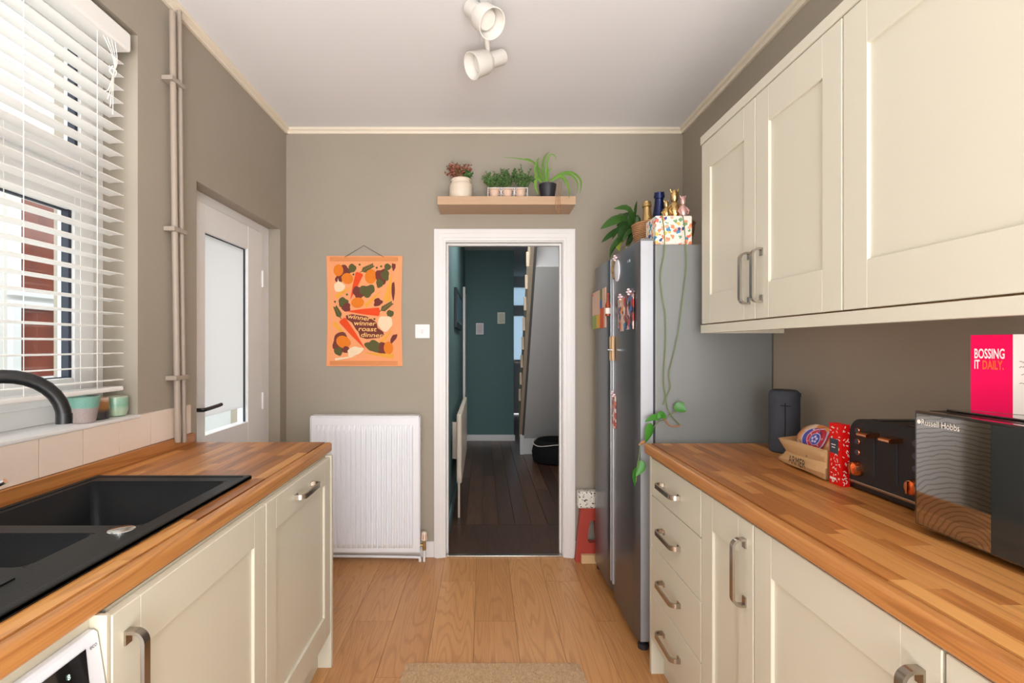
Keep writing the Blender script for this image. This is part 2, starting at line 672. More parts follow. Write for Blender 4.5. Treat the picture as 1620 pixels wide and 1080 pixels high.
M['palewood'] = mat('pale_wood', (218, 180, 132), 0.6, var=0.08, vscale=14, stretch=(1, 8, 8))
M['speaker'] = mat('slate_fabric', (62, 66, 76), 0.8, var=0.12, vscale=200, bump=0.3, bscale=500)
M['paper'] = mat('kraft_paper', (202, 160, 112), 0.75, var=0.06, vscale=9, bump=0.7, bscale=30)
M['ink'] = mat('black_ink', (40, 34, 30), 0.8)
M['redcard'] = mat('scarlet_card', (222, 12, 10), 0.5, var=0.03, spec=0.25)
M['offwhite'] = mat('off_white_print', (244, 236, 226), 0.6)
M['slatecard'] = mat('slate_label', (58, 64, 76), 0.5)
M['pinkcard'] = mat('hot_pink_card', (232, 0, 82), 0.6, var=0.02, spec=0.2)
M['orangeprint'] = mat('orange_print', (250, 92, 44), 0.6)
M['pinkwhite'] = mat('blush_white_print', (250, 222, 228), 0.6)
M['cardinside'] = mat('card_inside', (224, 214, 206), 0.7)
M['bag'] = spots('printed_bread_film', (226, 164, 110), [(230, 150, 86), (238, 206, 180)], 18, 0.5, 0.2)
M['bluep'] = mat('royal_blue_print', (58, 70, 160), 0.3)
M['redp'] = mat('crimson_print', (196, 44, 62), 0.3)
M['lilac'] = mat('lilac_print', (206, 198, 226), 0.3)
M['stoneware'] = mat('cream_stoneware', (232, 216, 196), 0.3, var=0.04)
M['terracotta'] = mat('pale_terracotta', (222, 190, 168), 0.7, var=0.06)
M['greypot'] = mat('charcoal_pot', (46, 46, 50), 0.5)
M['sealant'] = mat('white_sealant', (236, 234, 230), 0.4)

# woven basket material
m, nt, b = nodes('woven_wicker')
tc = nt.nodes.new('ShaderNodeTexCoord')
wv = nt.nodes.new('ShaderNodeTexWave')
wv.bands_direction = 'Z'
wv.inputs['Scale'].default_value = 38
wv.inputs['Distortion'].default_value = 3
nt.links.new(tc.outputs['Object'], wv.inputs['Vector'])
rp = nt.nodes.new('ShaderNodeMixRGB')
rp.inputs[1].default_value = lin((150, 98, 60))
rp.inputs[2].default_value = lin((218, 166, 118))
nt.links.new(wv.outputs[1], rp.inputs[0])
nt.links.new(rp.outputs[0], b.inputs['Base Color'])
b.inputs['Roughness'].default_value = 0.7
bp = nt.nodes.new('ShaderNodeBump')
bp.inputs['Distance'].default_value = 0.004
nt.links.new(wv.outputs[1], bp.inputs['Height'])
nt.links.new(bp.outputs[0], b.inputs['Normal'])
M['wicker'] = m


def glaze(name, cols, z_edges, rough=0.25, speckle=0.0):
    """bands of glaze up the height of a pot (object z)"""
    m, nt, b = nodes(name)
    N, L = nt.nodes, nt.links
    tc = N.new('ShaderNodeTexCoord')
    sp = N.new('ShaderNodeSeparateXYZ')
    L.new(tc.outputs['Object'], sp.inputs[0])
    nz = N.new('ShaderNodeTexNoise')
    nz.inputs['Scale'].default_value = 45
    L.new(tc.outputs['Object'], nz.inputs['Vector'])
    ma = N.new('ShaderNodeMath')
    ma.operation = 'MULTIPLY_ADD'
    ma.inputs[1].default_value = 0.014
    L.new(nz.outputs[0], ma.inputs[0])
    L.new(sp.outputs[2], ma.inputs[2])
    mr = N.new('ShaderNodeMapRange')
    mr.inputs[1].default_value = 0
    mr.inputs[2].default_value = 0.1
    L.new(ma.outputs[0], mr.inputs[0])
    rp = N.new('ShaderNodeValToRGB')
    rp.color_ramp.elements[0].color = lin(cols[0])
    rp.color_ramp.elements[0].position = z_edges[0] * 10
    rp.color_ramp.elements[1].color = lin(cols[1])
    rp.color_ramp.elements[1].position = z_edges[1] * 10
    for c, z in zip(cols[2:], z_edges[2:]):
        e = rp.color_ramp.elements.new(min(1, z * 10))
        e.color = lin(c)
    L.new(mr.outputs[0], rp.inputs[0])
    n2 = N.new('ShaderNodeTexNoise')
    n2.inputs['Scale'].default_value = 260
    L.new(tc.outputs['Object'], n2.inputs['Vector'])
    mx = N.new('ShaderNodeMixRGB')
    mx.blend_type = 'MULTIPLY'
    mx.inputs[0].default_value = speckle
    L.new(rp.outputs[0], mx.inputs[1])
    L.new(n2.outputs[0], mx.inputs[2])
    L.new(mx.outputs[0], b.inputs['Base Color'])
    b.inputs['Roughness'].default_value = rough
    return m


# ---------------------------------------------------------------- room constants
XL, XR, YB, YR, ZC = -1.233, 1.2525, 3.15, -2.2, 2.68
WY0, WY1, WZ0, WZ1 = 0.35, 1.795, 1.076, 2.43       # window opening
DY0, DY1, DZ1 = 2.164, 3.054, 2.03                  # back door opening
HX0, HX1, HZ1 = -0.232, 0.4994, 1.97                # doorway to the hall

# floor: base slab + laminate planks
fl = struct(MB().box(-1.6, 1.6, YR - .2, 3.17, -0.12, -0.012).build('floor', M['floor']), 'warm oak laminate floor of the galley kitchen')
unit_plank = MB().box(-0.5, 0.5, -0.5, 0.5, -0.012, 0.0).build('plank', M['floor'], fl)
PWID, PLEN = 0.195, 1.24
first = True
for k in range(-7, 7):
    x0 = -0.04 + PWID * k
    x1 = x0 + PWID
    if x1 < XL or x0 > XR:
        continue
    x0c, x1c = max(x0, XL), min(x1, XR)
    off = [0.0, 0.83, 0.41][k % 3]
    y = 2.41 - 5 * PLEN + off
    while y < 3.165:
        a, bb = max(y, YR), min(y + PLEN, 3.165)
        if bb - a > 0.02:
            sc = (x1c - x0c - 0.0012, bb - a - 0.0012, 1)
            lc = ((x0c + x1c) / 2, (a + bb) / 2, 0)
            if first:
                unit_plank.location, unit_plank.scale = lc, sc
                first = False
            else:
                dup(unit_plank, fl, lc, None, sc)
        y += PLEN

# ceiling
struct(MB().box(-1.6, 1.6, YR - .2, YB + .12, ZC, ZC + 0.1).build('ceiling', M['ceil']), 'plain white painted kitchen ceiling')

# left wall with window and back-door openings
T = 0.3
b = MB()
b.box(XL - T, XL, YR, WY0, 0, ZC)
b.box(XL - T, XL, WY0, WY1, 0, WZ0 - 0.012)
b.box(XL - T, XL, WY0, WY1, WZ1, ZC)
b.box(XL - T, XL, WY1, DY0, 0, ZC)
b.box(XL - T, XL, DY0, DY1, DZ1, ZC)
b.box(XL - T, XL, DY1, YB + .12, 0, ZC)
wl = struct(b.build('wall_left', M['wall']), 'taupe painted window wall above the sink run')
# tiles along the wall under the sill
edges = [2.017, 1.853, 1.693, 1.539, 1.386] + [1.386 - 0.155 * k for k in range(1, 8)]
gr = MB().box(XL, XL + 0.003, 0.3, 2.11, 0.953, 1.074).build('grout', M['grout'], wl)
ut = MB().box(0, 0.008, -0.5, 0.5, -0.5, 0.5, bev=0.002).build('tile', M['tile'], wl)
tl = [(2.017, 2.06), (2.06, 2.11)]
tl = [(a2, a1) for a1, a2 in zip(edges[:-1], edges[1:])] + [(2.017, 2.108)]
for i, (a, c) in enumerate(tl):
    lc, sc = (XL + 0.001, (a + c) / 2, 1.0145), (1, c - a - 0.003, 0.117)
    if i == 0:
        ut.location, ut.scale = lc, sc
    else:
        dup(ut, wl, lc, None, sc)

# back wall with doorway
b = MB()
b.box(XL - T, HX0 - 0.03, YB, YB + 0.12, 0, ZC)
b.box(HX1 + 0.03, XR + T, YB, YB + 0.12, 0, ZC)
b.box(HX0 - 0.03, HX1 + 0.03, YB, YB + 0.12, HZ1 + 0.03, ZC)
struct(b.build('wall_back', M['wall']), 'taupe painted far wall with the hall doorway')
struct(MB().box(XR, XR + .2, YR, YB + .12, 0, ZC).build('wall_right', M['wall']), 'taupe painted wall behind the wall cabinets')
b = MB()
b.box(XL - T, -1.15, YR - .15, YR, 0, ZC).box(1.15, XR + .2, YR - .15, YR, 0, ZC)
b.box(-1.15, 1.15, YR - .15, YR, 2.3, ZC).box(-1.15, 1.15, YR - .15, YR, 0, .4)  # opening for the assumed rear window, out of view
struct(b.build('wall_rear', M['wall']), 'taupe wall with assumed window opening behind the viewer')
b = MB()
for x in (-1.12, -0.03, 1.06):
    b.box(x, x + .06, YR - .1, YR - .06, .4, 2.3)
b.box(-1.15, 1.15, YR - .1, YR - .06, .4, .46).box(-1.15, 1.15, YR - .1, YR - .06, 2.24, 2.3)
w2 = struct(b.build('window_assumed', M['upvc']), 'assumed white framed window behind the viewer')  # unseen window, assumed and added for light from behind the camera

# cove trim
def cove(name, pts, label):
    # stepped profile swept between two points along a wall
    (x0, y0), (x1, y1), (nx, ny) = pts
    b = MB()
    prof = [(0, 0), (0.0, -0.034), (0.012, -0.034), (0.016, -0.026), (0.016, -0.018), (0.026, -0.014), (0.03, -0.006), (0.03, 0)]
    vs = []
    for (x, y) in ((x0, y0), (x1, y1)):
        for (o, z) in prof:
            vs.append((x + nx * o, y + ny * o, ZC + z - 0.0005))
    n = len(prof)
    fs = [tuple(range(n)), tuple(range(n, 2 * n))] + [(i, (i + 1) % n, n + (i + 1) % n, n + i) for i in range(n)]
    b.add(vs, fs)
    return struct(b.build(name, M['trim'], smooth=False), label)


cove('trim_1', ((XL, YR), (XL, YB), (1, 0)), 'cream cornice strip along the window wall')
cove('trim_2', ((XL, YB), (XR, YB), (0, -1)), 'cream cornice strip above the hall doorway')
cove('trim_3', ((XR, YR), (XR, YB), (-1, 0)), 'cream cornice strip above the wall cabinets')

# architrave + lining of the hall doorway
b = MB()
def arch(b, xo, xi, zt, zi):
    # stepped moulding: three layers
    for o0, o1, dep in ((0.0, 1.0, 0.012), (0.12, 0.78, 0.02), (0.24, 0.55, 0.025)):
        for s in (-1, 1):
            ex = (xo, xi) if s < 0 else (-1, -1)
    return
AX0, AX1, AZ = -0.305, 0.576, 2.05
for (a0, a1, dep) in ((0.0, 0.073, 0.014), (0.006, 0.056, 0.021), (0.014, 0.03, 0.026)):
    b.box(AX0 + a0, AX0 + a1, YB - dep, YB, 0, AZ - a0)
    b.box(AX1 - a1, AX1 - a0, YB - dep, YB, 0, AZ - a0)
    b.box(AX0 + a1, AX1 - a1, YB - dep, YB, AZ - a1, AZ - a0)
struct(b.build('trim_4', M['white'], smooth=False), 'white moulded architrave around the hall doorway')
b = MB()
b.box(HX0 - 0.03, HX0, YB, YB + 0.13, 0, HZ1 + .03).box(HX1, HX1 + 0.03, YB, YB + 0.13, 0, HZ1 + .03)
b.box(HX0, HX1, YB, YB + 0.13, HZ1, HZ1 + 0.03)
b.box(HX0 + .0002, HX0 + .012, YB + .05, YB + .085, 0, HZ1 - .0002).box(HX1 - .012, HX1 - .0002, YB + .05, YB + .085, 0, HZ1 - .0002).box(HX0 + .012, HX1 - .012, YB + .05, YB + .085, HZ1 - .012, HZ1 - .0002)
struct(b.build('trim_5', M['white'], smooth=False), 'white lining and door stop inside the hall doorway')
struct(MB().box(HX0, HX1, YB - 0.005, YB + 0.03, 0.0, 0.007, bev=.002).build('trim_6', M['steel']), 'thin metal threshold strip across the hall doorway')
struct(MB().box(XL, AX0, YB - 0.016, YB, 0, 0.1, bev=.004).build('baseboard_back', M['white']), 'chipped white skirting behind the kitchen radiator')
struct(MB().box(AX1, 0.66, YB - 0.016, YB, 0, 0.1, bev=.004).build('baseboard_back_2', M['white']), 'short white skirting behind the red step stool')

# ---------------------------------------------------------------- window 1 (left)
XW = -1.355
b = MB()
d0, d1 = XW - 0.06, XW
b.box(d0, d1, WY1 - 0.065, WY1, WZ0, WZ1, bev=.004)                 # outer frame jamb
b.box(d0, d1, WY0, WY0 + 0.065, WZ0, WZ1, bev=.004)
b.box(d0, d1 - .001, WY0 + .06, WY1 - .06, WZ0, WZ0 + 0.06, bev=.004)
b.box(d0, d1 - .001, WY0 + .06, WY1 - .06, WZ1 - 0.06, WZ1, bev=.004)
b.box(d0, d1 + .004, WY0 + .06, WY1 - .06, 1.845, 1.905, bev=.004)              # transom
b.box(d0, d1 + .001, 0.98, 1.05, WZ0 + .05, WZ1 - .05, bev=.004)                        # mullion
win = struct(b.build('window_1', M['upvc']), 'white framed casement window above the sink')
def sash(y0, y1, z0, z1, wd):
    b = MB()
    a, c = XW - 0.045, XW + 0.014
    b.box(a, c, y1 - wd, y1, z0, z1, bev=.006).box(a, c, y0, y0 + wd, z0, z1, bev=.006)
    b.box(a, c - .0008, y0 + wd - .004, y1 - wd + .004, z0, z0 + wd, bev=.006).box(a, c - .0008, y0 + wd - .004, y1 - wd + .004, z1 - wd, z1, bev=.006)
    s = b.build('sash', M['upvc'], win)
    g = MB()
    q = 0.012
    A, B_, C, D = y0 + wd, y1 - wd, z0 + wd, z1 - wd
    g.box(XW - .02, XW + .004, B_ - q, B_, C, D).box(XW - .02, XW + .004, A, A + q, C, D)
    g.box(XW - .0195, XW - .004, A + q, B_ - q, C, C + .003).box(XW - .0195, XW - .004, A + q, B_ - q, D - .004, D)
    g.build('gasket', M['gasket'], s)
    MB().box(XW - .016, XW - .012, A, B_, C, D).build('pane', M['glass'], s)
sash(1.045, WY1 - 0.06, WZ0 + 0.055, 1.85, 0.085)
sash(1.045, WY1 - 0.06, 1.9, WZ1 - 0.055, 0.06)
sash(WY0 + 0.06, 0.985, WZ0 + 0.055, 1.85, 0.085)
sash(WY0 + 0.06, 0.985, 1.9, WZ1 - 0.055, 0.06)
MB().box(-1.41, XL + 0.012, WY0, WY1, WZ0 - 0.012, WZ0, bev=.003).build('window_sill', M['white'], win)

# ---------------------------------------------------------------- back door (left wall)
XD = -1.30
b = MB()
for y0, y1 in ((DY0, DY0 + .07), (DY1 - .12, DY1)):
    b.box(XD - .07, XD, y0, y1, 0, DZ1, bev=.004)
b.box(XD - .07, XD - .001, DY0 + .065, DY1 - .115, DZ1 - .06, DZ1, bev=.004)
dr = struct(b.build('door_1', M['upvc']), 'white glazed back door beside the sink worktop')
y0, y1, z0, z1 = DY0 + .06, DY1 - .115, 0.03, DZ1 - .05
gy0, gy1, gz0, gz1 = y0 + .11, 2.757, 0.905, 1.85
b = MB()
a, c = XD - .05, XD + .012
b.box(a, c, y0, gy0, z0, z1, bev=.006).box(a, c, gy1, y1, z0, z1, bev=.006)
b.box(a, c - .0008, gy0 - .004, gy1 + .004, gz1, z1, bev=.006).box(a, c - .0008, gy0 - .004, gy1 + .004, z0, gz0, bev=.006)
ds = b.build('sash', M['upvc'], dr)
g = MB()
g.box(XD - .0115, XD - .004, gy1 - .008, gy1, gz0, gz1).box(XD - .0115, XD - .006, gy0, gy1 - .008, gz1 - .004, gz1)
g.build('gasket', M['gasket'], ds)
MB().box(XD - .018, XD - .012, gy0, gy1, 0.985, gz1).build('pane', M['frost'], ds)['label'] = 'frosted glass pane'
MB().box(XD - .018, XD - .012, gy0, gy1, gz0, 0.984).build('pane', M['glass'], ds)['label'] = 'clear strip of glass showing the paving'
for z in (0.95, 1.66):
    MB().box(XD - .002, XD + .02, y1 - .012, y1 + .014, z, z + .1, bev=.004).build('hinge', M['upvc'], dr)
h = MB()
h.box(XD + .012, XD + .02, y0 + .002, y0 + .014, 0.98, 1.1, bev=.003)
hp = [Vector((XD + .012, y0 + .008, 1.035)), Vector((XD + .055, y0 + .008, 1.035)), Vector((XD + .06, y0 + .04, 1.036)), Vector((XD + .058, y0 + .13, 1.04)), Vector((XD + .056, y0 + .165, 1.042))]
h.tube(spline(hp, 16), 0.009, 8)
h.build('handle', M['black'], dr)['label'] = 'black lever handle'

# outside: paving and the white neighbouring house
gd = struct(MB().box(-9, XL - T, -4, 12, -0.2, -0.05).build('ground', M['ground']), 'grey paved yard outside the window', 'ground')
nb = thing('neighbouring_house', 'white rendered house seen through the blind slats, with brick reflections coloured into its panes', 'house', (-3.25, 3.6, -0.05))
NX = -3.2
MB().box(NX - 3, NX, 2.6, 8.0, -.05, 2.6).build('house_wall', M['render'], nb)
MB().box(NX - 3.1, NX + .18, 2.5, 8.1, 2.6, 2.74, bev=.01).build('fascia', M['upvc'], nb)
for (z0, z1) in ((1.715, 2.5), (1.1, 1.58)):
    b = MB()
    y0, y1 = 3.44, 3.83
    b.box(NX, NX + .04, y0 - .06, y0, z0 - .05, z1 + .05).box(NX, NX + .04, y1, y1 + .06, z0 - .05, z1 + .05)
    b.box(NX, NX + .04, y0, y1, z0 - .05, z0).box(NX, NX + .04, y0, y1, z1, z1 + .05)
    f = b.build('house_window', M['upvc'], nb)
    MB().box(NX + .004, NX + .012, y0, y1, z0, z1).build('pane', M['brickreflect'], f)
    MB().box(NX + .004, NX + .016, y0, y0 + .03, z0, z1).build('gasket', M['gasket'], f)

# ---------------------------------------------------------------- hall beyond the doorway
hf = struct(MB().box(-1.2, 1.5, 3.17, 10.2, -0.12, -0.012).build('floor_hall', M['hallfloor']), 'dark stained boards of the hall floor', 'floor')
hp0 = MB().box(-0.5, 0.5, -0.5, 0.5, -0.012, 0).build('floorboard', M['hallfloor'], hf)
hp0.location, hp0.scale = (0.135, 3.445, 0), (0.77 + .9, 0.53, 1)
for k in range(-3, 12):
    x0 = -0.25 + 0.122 * k
    y = 3.712
    lens = [1.3, 2.1, 0.9, 1.7]
    j = k * 3
    while y < 9.8:
        L_ = lens[j % 4] + 0.25 * (k % 3)
        e = min(9.8, y + L_)
        dup(hp0, hf, (x0 + .061, (y + e) / 2, random.uniform(-.0008, .0008)), None, (0.1195, e - y - .002, 1))
        y = e
        j += 1
struct(MB().box(-0.35, -0.25, YB + .12, 7.1, 0, 2.66).build('wall_hall_left', M['teal']), 'teal painted hall wall behind the hall radiator', 'wall')
struct(MB().box(-0.25, 0.43, 7.0, 9.7, 0, 2.66).build('wall_hall_end', M['teal']), 'teal painted wall facing the kitchen with two small pictures', 'wall')
struct(MB().box(1.3, 1.4, YB + .12, 9.8, 0, 2.66).build('wall_hall_right', M['hallgrey']), 'pale hall wall behind the stairs', 'wall')
struct(MB().box(-0.35, 1.4, YB + .12, 9.9, 2.65, 2.75).build('ceiling_hall', M['hallgrey']), 'pale grey ceiling of the hall', 'ceiling')
struct(MB().box(-0.25, 0.445, 6.98, 7.0, 0, 0.085, bev=.004).build('baseboard_hall_end', M['white']), 'white skirting under the teal end wall', 'baseboard')
struct(MB().box(-0.25, -0.235, YB + .13, 6.4, 0, 0.1, bev=.004).build('baseboard_hall_left', M['teal']), 'teal painted skirting along the hall radiator wall', 'baseboard')
struct(MB().box(-0.25, -0.222, 6.3, 6.4, 0, 2.06).box(-0.25, -0.228, 6.4, 6.97, 0, 2.02).build('door_3', M['white'], smooth=False), 'white framed inner door at the end of the hall radiator wall')
# front door
b = MB()
YF = 9.7
b.box(.43, .5, YF, YF + .08, 0, 2.65).box(1.2, 1.3, YF, YF + .08, 0, 2.65).box(.5, 1.2, YF, YF + .08, 2.45, 2.65)
b.box(.5, 1.2, YF, YF + .08, 2.02, 2.1)
fd = struct(b.build('door_2', M['hallgrey'], smooth=False), 'front door with frosted panes at the far end of the hall')
b = MB()
b.box(.5, 1.2, YF + .02, YF + .06, 0.02, 1.05).box(.5, .58, YF + .02, YF + .06, 1.05, 2.02).box(1.12, 1.2, YF + .02, YF + .06, 1.05, 2.02).box(.5, 1.2, YF + .02, YF + .06, 1.9, 2.02)
lf = b.build('door_leaf', M['hallgrey'], fd, smooth=False)
MB().box(.58, 1.12, YF + .035, YF + .041, 1.05, 1.9).build('pane', M['frost_hall'], lf)
MB().box(.5, 1.2, YF + .035, YF + .041, 2.1, 2.45).build('pane', M['frost_hall'], fd)
MB().box(.6, .82, YF + .012, YF + .02, 0.98, 1.02, bev=.003).build('letter_plate', M['steel'], lf)

# staircase: sloping soffit, string and balustrade rising toward the kitchen
st = thing('staircase', 'staircase with pale plastered sloping underside and bare wood string in the hall', 'staircase', (0.5, 6.14, 0))
def slope(z):
    return 6.14 - (z - 0.18) / 1.37
b = MB()
b.prism([(6.14, .18), (slope(2.07), 2.07), (slope(2.07), 2.64), (slope(2.07) + .06, 2.64), (slope(2.07) + .06, 2.12), (6.2, .2)], lambda u, v, w_: Vector((w_, u, v)), 0.5, 1.3)
b.build('soffit', M['hallgrey'], st, smooth=False)
MB().box(0.49, 1.3, 6.12, 6.2, 0, .19, bev=.004).build('skirting', M['white'], st)
b = MB()
b.prism([(6.14, .18), (slope(2.2), 2.2), (slope(2.6), 2.6), (slope(2.6) + .25, 2.6), (6.2 + .02, .48)], lambda u, v, w_: Vector((w_, u, v)), 0.475, 0.5)
b.build('shaded_string_edge', M['stringshade'], st, smooth=False)
b = MB()
b.prism([(6.12, .22), (slope(2.6) - .01, 2.62), (slope(2.6) + .3, 2.62), (6.2, .62)], lambda u, v, w_: Vector((w_, u, v)), 0.44, 0.475)
b.build('string', M['string'], st, smooth=False)
b = MB().box(.45, .5, 6.1, 6.18, 0, .55, bev=.004)
b.build('newel_post', M['white'], st)
tr = MB().box(0, 0.03, -0.012, 0.012, -0.07, 0.07, bev=.004)
u = None
for i in range(9):
    z = 0.75 + i * 0.2
    if u is None:
        u = tr.build('tread_end', M['string'], st, local=True)
        o = u
    else:
        o = dup(u, st)
    o.location = (-0.085, slope(z) - 6.14 + .12, z)
# hall radiator
hr = thing('hall_radiator', 'cream panel radiator on the teal hall wall', 'radiator', (-0.2, 4.5, .25))
b = MB().box(-.205, -.165, 3.9, 5.22, .25, .79, bev=.012, seg=3)
b.build('panel', M['stoneware'], hr)
for y in (4.1, 5.0):
    MB().box(-.249, -.205, y, y + .04, .4, .7).build('bracket', M['steel'], hr)
b = MB().tube([(-.185, 3.87, 0.0), (-.185, 3.87, .3)], .009, 8).tube([(-.185, 3.87, .29), (-.185, 3.91, .29)], .012, 8)
b.build('valve', M['stoneware'], hr)
# pictures in the hall
pm = mat('pale_pink_print', (214, 200, 200), .5, var=.2, vscale=25)
pm2 = mat('pale_sage_print', (196, 198, 182), .5, var=.25, vscale=30)
fm = mat('dark_frame', (24, 40, 44), .5)
for (px0, px1, py0, py1, lab, mm, fr) in ((753, 765, 511, 529, 'small pink toned print in a thin frame, the lower of two on teal', pm, M['white']), (787, 799, 494, 512, 'small sage toned print in a thin frame, the higher of two on teal', pm2, M['stoneware'])):
    a, c = P(px0, py0, 6.99), P(px1, py1, 6.99)
    t = thing('wall_picture', lab, 'picture', ((a.x + c.x) / 2, 6.99, c.z), 'small hall pictures')
    b = MB().box(a.x, c.x, 6.978, 6.999, c.z, a.z, bev=.002)
    b.build('frame', fr, t)
    MB().box(a.x + .01, c.x - .01, 6.974, 6.979, c.z + .012, a.z - .012).build('print', mm, t)
t = thing('framed_picture', 'dark framed picture on the teal wall above the hall radiator', 'picture', (-.24, 4.8, 1.47))
MB().box(-.249, -.225, 4.35, 5.3, 1.48, 1.83, bev=.004).build('frame', fm, t)
MB().box(-.226, -.222, 4.4, 5.25, 1.53, 1.78).build('print', mat('dusky_print', (60, 86, 104), .2, var=.4, vscale=9), t)
# dog bed
db = thing('pet_bed', 'black round pet bed with white piping under the stairs', 'pet bed', (.85, 5.75, 0))
b = MB()
N_, prof = 28, [(.20, .03), (.24, .0), (.30, .01), (.315, .09), (.29, .17), (.25, .2), (.21, .17), (.2, .1), (.19, .07), (.01, .07)]
b.lathe(prof, N_, 0, (.86, 5.77, 0.001), Matrix.Diagonal((.95, .85, 1.25)))
b.build('cushion', mat('black_plush', (16, 16, 18), .9, bump=.6), db)
ring = [Vector((.86 + .30 * math.cos(a) * .96, 5.77 + .30 * math.sin(a) * .86, .215 + .02 * math.sin(3 * a))) for a in [2 * PI * i / 24 for i in range(25)]]
MB().tube(ring, .005, 6, caps=False).build('piping', M['offwhite'], db)

# ---------------------------------------------------------------- handles
def handle_mesh(L=0.17, proj=0.033, r=0.02, wd=0.016, th=0.0065):
    """bow handle along local Z, standing off the local +X side"""
    path = [Vector((0, 0, -L / 2)), Vector((proj - r, 0, -L / 2))]
    for i in range(1, 8):
        a = -PI / 2 + PI / 2 * i / 7
        path.append(Vector((proj - r + r * math.cos(a), 0, -L / 2 + r + r * math.sin(a))))
    path += [Vector((p.x, 0, -p.z)) for p in reversed(path)]
    b = MB().bar(path, (0, 1, 0), wd, th)
    # returned feet
    for s in (-1, 1):
        b.box(0, 0.004, -wd / 2, wd / 2, s * L / 2 - (0.022 if s > 0 else 0), s * L / 2 + (0.022 if s < 0 else 0))
    return b


hm = handle_mesh().build('handle', M['steel'], ang=25)
HMESH = hm.data
bpy.data.objects.remove(hm)
def handle(parent, loc, side, horizontal=False):
    """side +1: stands off toward +X (left run), -1 toward -X (right run)"""
    o = bpy.data.objects.new('handle', HMESH)
    COL.objects.link(o)
    o.parent = parent
    off = Vector((0, 0, 0))
    p = parent
    while p is not None:
        off += p.location
        p = p.parent
    o.location = Vector(loc) - off
    rz = 0 if side > 0 else PI
    o.rotation_euler = (PI / 2 if horizontal else 0, 0, rz)
    o['label'] = 'brushed nickel bow handle'
    return o


def shaker(b, xf, depth, y0, y1, z0, z1, st_=0.075, rl=0.11, sgn=1, rec=0.008):
    """door with its face at x=xf looking toward sgn*X"""
    def bx(ya, yb, za, zb, f=0.0, bev=.0015):
        xa, xb = (xf - depth, xf - f) if sgn > 0 else (xf + f, xf + depth)
        b.box(xa, xb, ya, yb, za, zb, bev=bev, seg=1)
    g = .0015
    bx(y0 + g, y0 + st_, z0 + g, z1 - g)
    bx(y1 - st_, y1 - g, z0 + g, z1 - g)
    bx(y0 + st_ - .001, y1 - st_ + .001, z0 + g, z0 + rl)
    bx(y0 + st_ - .001, y1 - st_ + .001, z1 - rl, z1 - g)
    bx(y0 + st_ - .004, y1 - st_ + .004, z0 + rl - .004, z1 - rl + .004, rec, 0)
    return b


def carcass(b, xa, xb, y0, y1, z0, z1, t=.018):
    b.box(xa, xb, y0, y0 + t, z0, z1).box(xa, xb, y1 - t, y1, z0, z1).box(xa, xb, y0 + t, y1 - t, z0, z0 + t)
    return b


# ---------------------------------------------------------------- left run
XFL = -0.625                        # door face of the left run
ZT_L = 0.912
sinkcab = thing('sink_cabinet', 'cream base cabinet under the black sink with one panelled door', 'cabinet', (-.9, 1.14, 0.1))
carcass(MB(), XL + .03, XFL - .022, .86, 1.446, .14, .71).build('body', M['carcass'], sinkcab, smooth=False)
d = shaker(MB(), XFL, .02, .846, 1.446, .145, .867, .072, .1).build('door', M['cream'], sinkcab, smooth=False)
handle(d, (XFL, .882, .735), 1)
MB().box(XFL - .04, XFL - .021, .86, 1.446, .80, .871).build('front_rail', M['carcass'], sinkcab)
MB().box(XFL - .14, XFL - .002, .838, .8449, .0, .871).build('filler_strip', M['carcass'], sinkcab)
dw = thing('integrated_dishwasher', 'dishwasher hidden behind a cream panelled door with a horizontal handle', 'dishwasher', (-.9, 1.75, 0.1))
MB().box(XL + .06, XFL - .022, 1.455, 2.05, .13, .70).build('body', M['steel'], dw)
MB().box(XFL - .04, XFL - .021, 1.45, 2.058, .80, .871).build('front_rail', M['carcass'], dw)
d = shaker(MB(), XFL, .02, 1.449, 2.058, .145, .867, .072, .1).build('door', M['cream'], dw, smooth=False)
handle(d, (XFL, 1.752, .818), 1, True)
tag(MB().box(XL + .02, XFL + .004, 2.061, 2.083, 0, .87, bev=.001).build('end_panel', M['cream']), 'tall cream end panel closing the sink run near the radiator', 'panel')
tag(MB().box(XFL - .07, XFL - .052, .86, 2.06, 0, .135).build('plinth', M['cream']), 'cream kickboard under the sink cabinet and dishwasher', 'plinth')
wm = thing('washing_machine', 'white washing machine with black display under the sink worktop', 'washing machine', (-.92, .55, 0))
XM = -0.652
b = MB().box(XL + .03, XM, .245, .832, 0.012, .848, bev=.006)
b.build('body', M['upvc'], wm)
fnp = lambda u, v, w_: Vector((u, w_, v))
MB().prism([(XM - .004, .85), (XM + .006, .85), (XM + .012, .846), (XM + .034, .71), (XM - .004, .71)], fnp, .245, .834).build('control_panel', mat('white_appliance', (232, 236, 244), .3), wm, smooth=False)
def onslope(y, t, off=.0012):
    z = .846 - t
    return Vector((XM + .012 + (t / .136) * .022 + off, y, z))
b = MB()
b.add([onslope(.806, .012), onslope(.80, .105), onslope(.45, .105), onslope(.45, .012)], [(0, 1, 2, 3)])
b.add([onslope(.806, .012, -.006), onslope(.80, .105, -.006), onslope(.45, .105, -.006), onslope(.45, .012, -.006)], [(0, 1, 2, 3)])
ds_ = b.build('display', M['blackglass'], wm, smooth=False)
b = MB()
nrm = Vector((.99, 0, .16))
ydr = (onslope(.5, 0) - onslope(.5, .1)).normalized()
for y, s in ((.765, '8'), (.745, '>'), (.722, '0')):
    text_mesh(s, b, onslope(y, .036, .002), (0, 1, 0), ydr, height=.008, ext=.0005)
b.build('display_icons', mat('icon_glow', (200, 240, 225), .5, emit=1.2), ds_, smooth=False)
b = MB()
text_mesh('eco', b, onslope(.812, .018, .002), (0, 1, 0), ydr, height=.005, ext=.0005)
b.build('panel_print', M['slatecard'], wm, smooth=False)
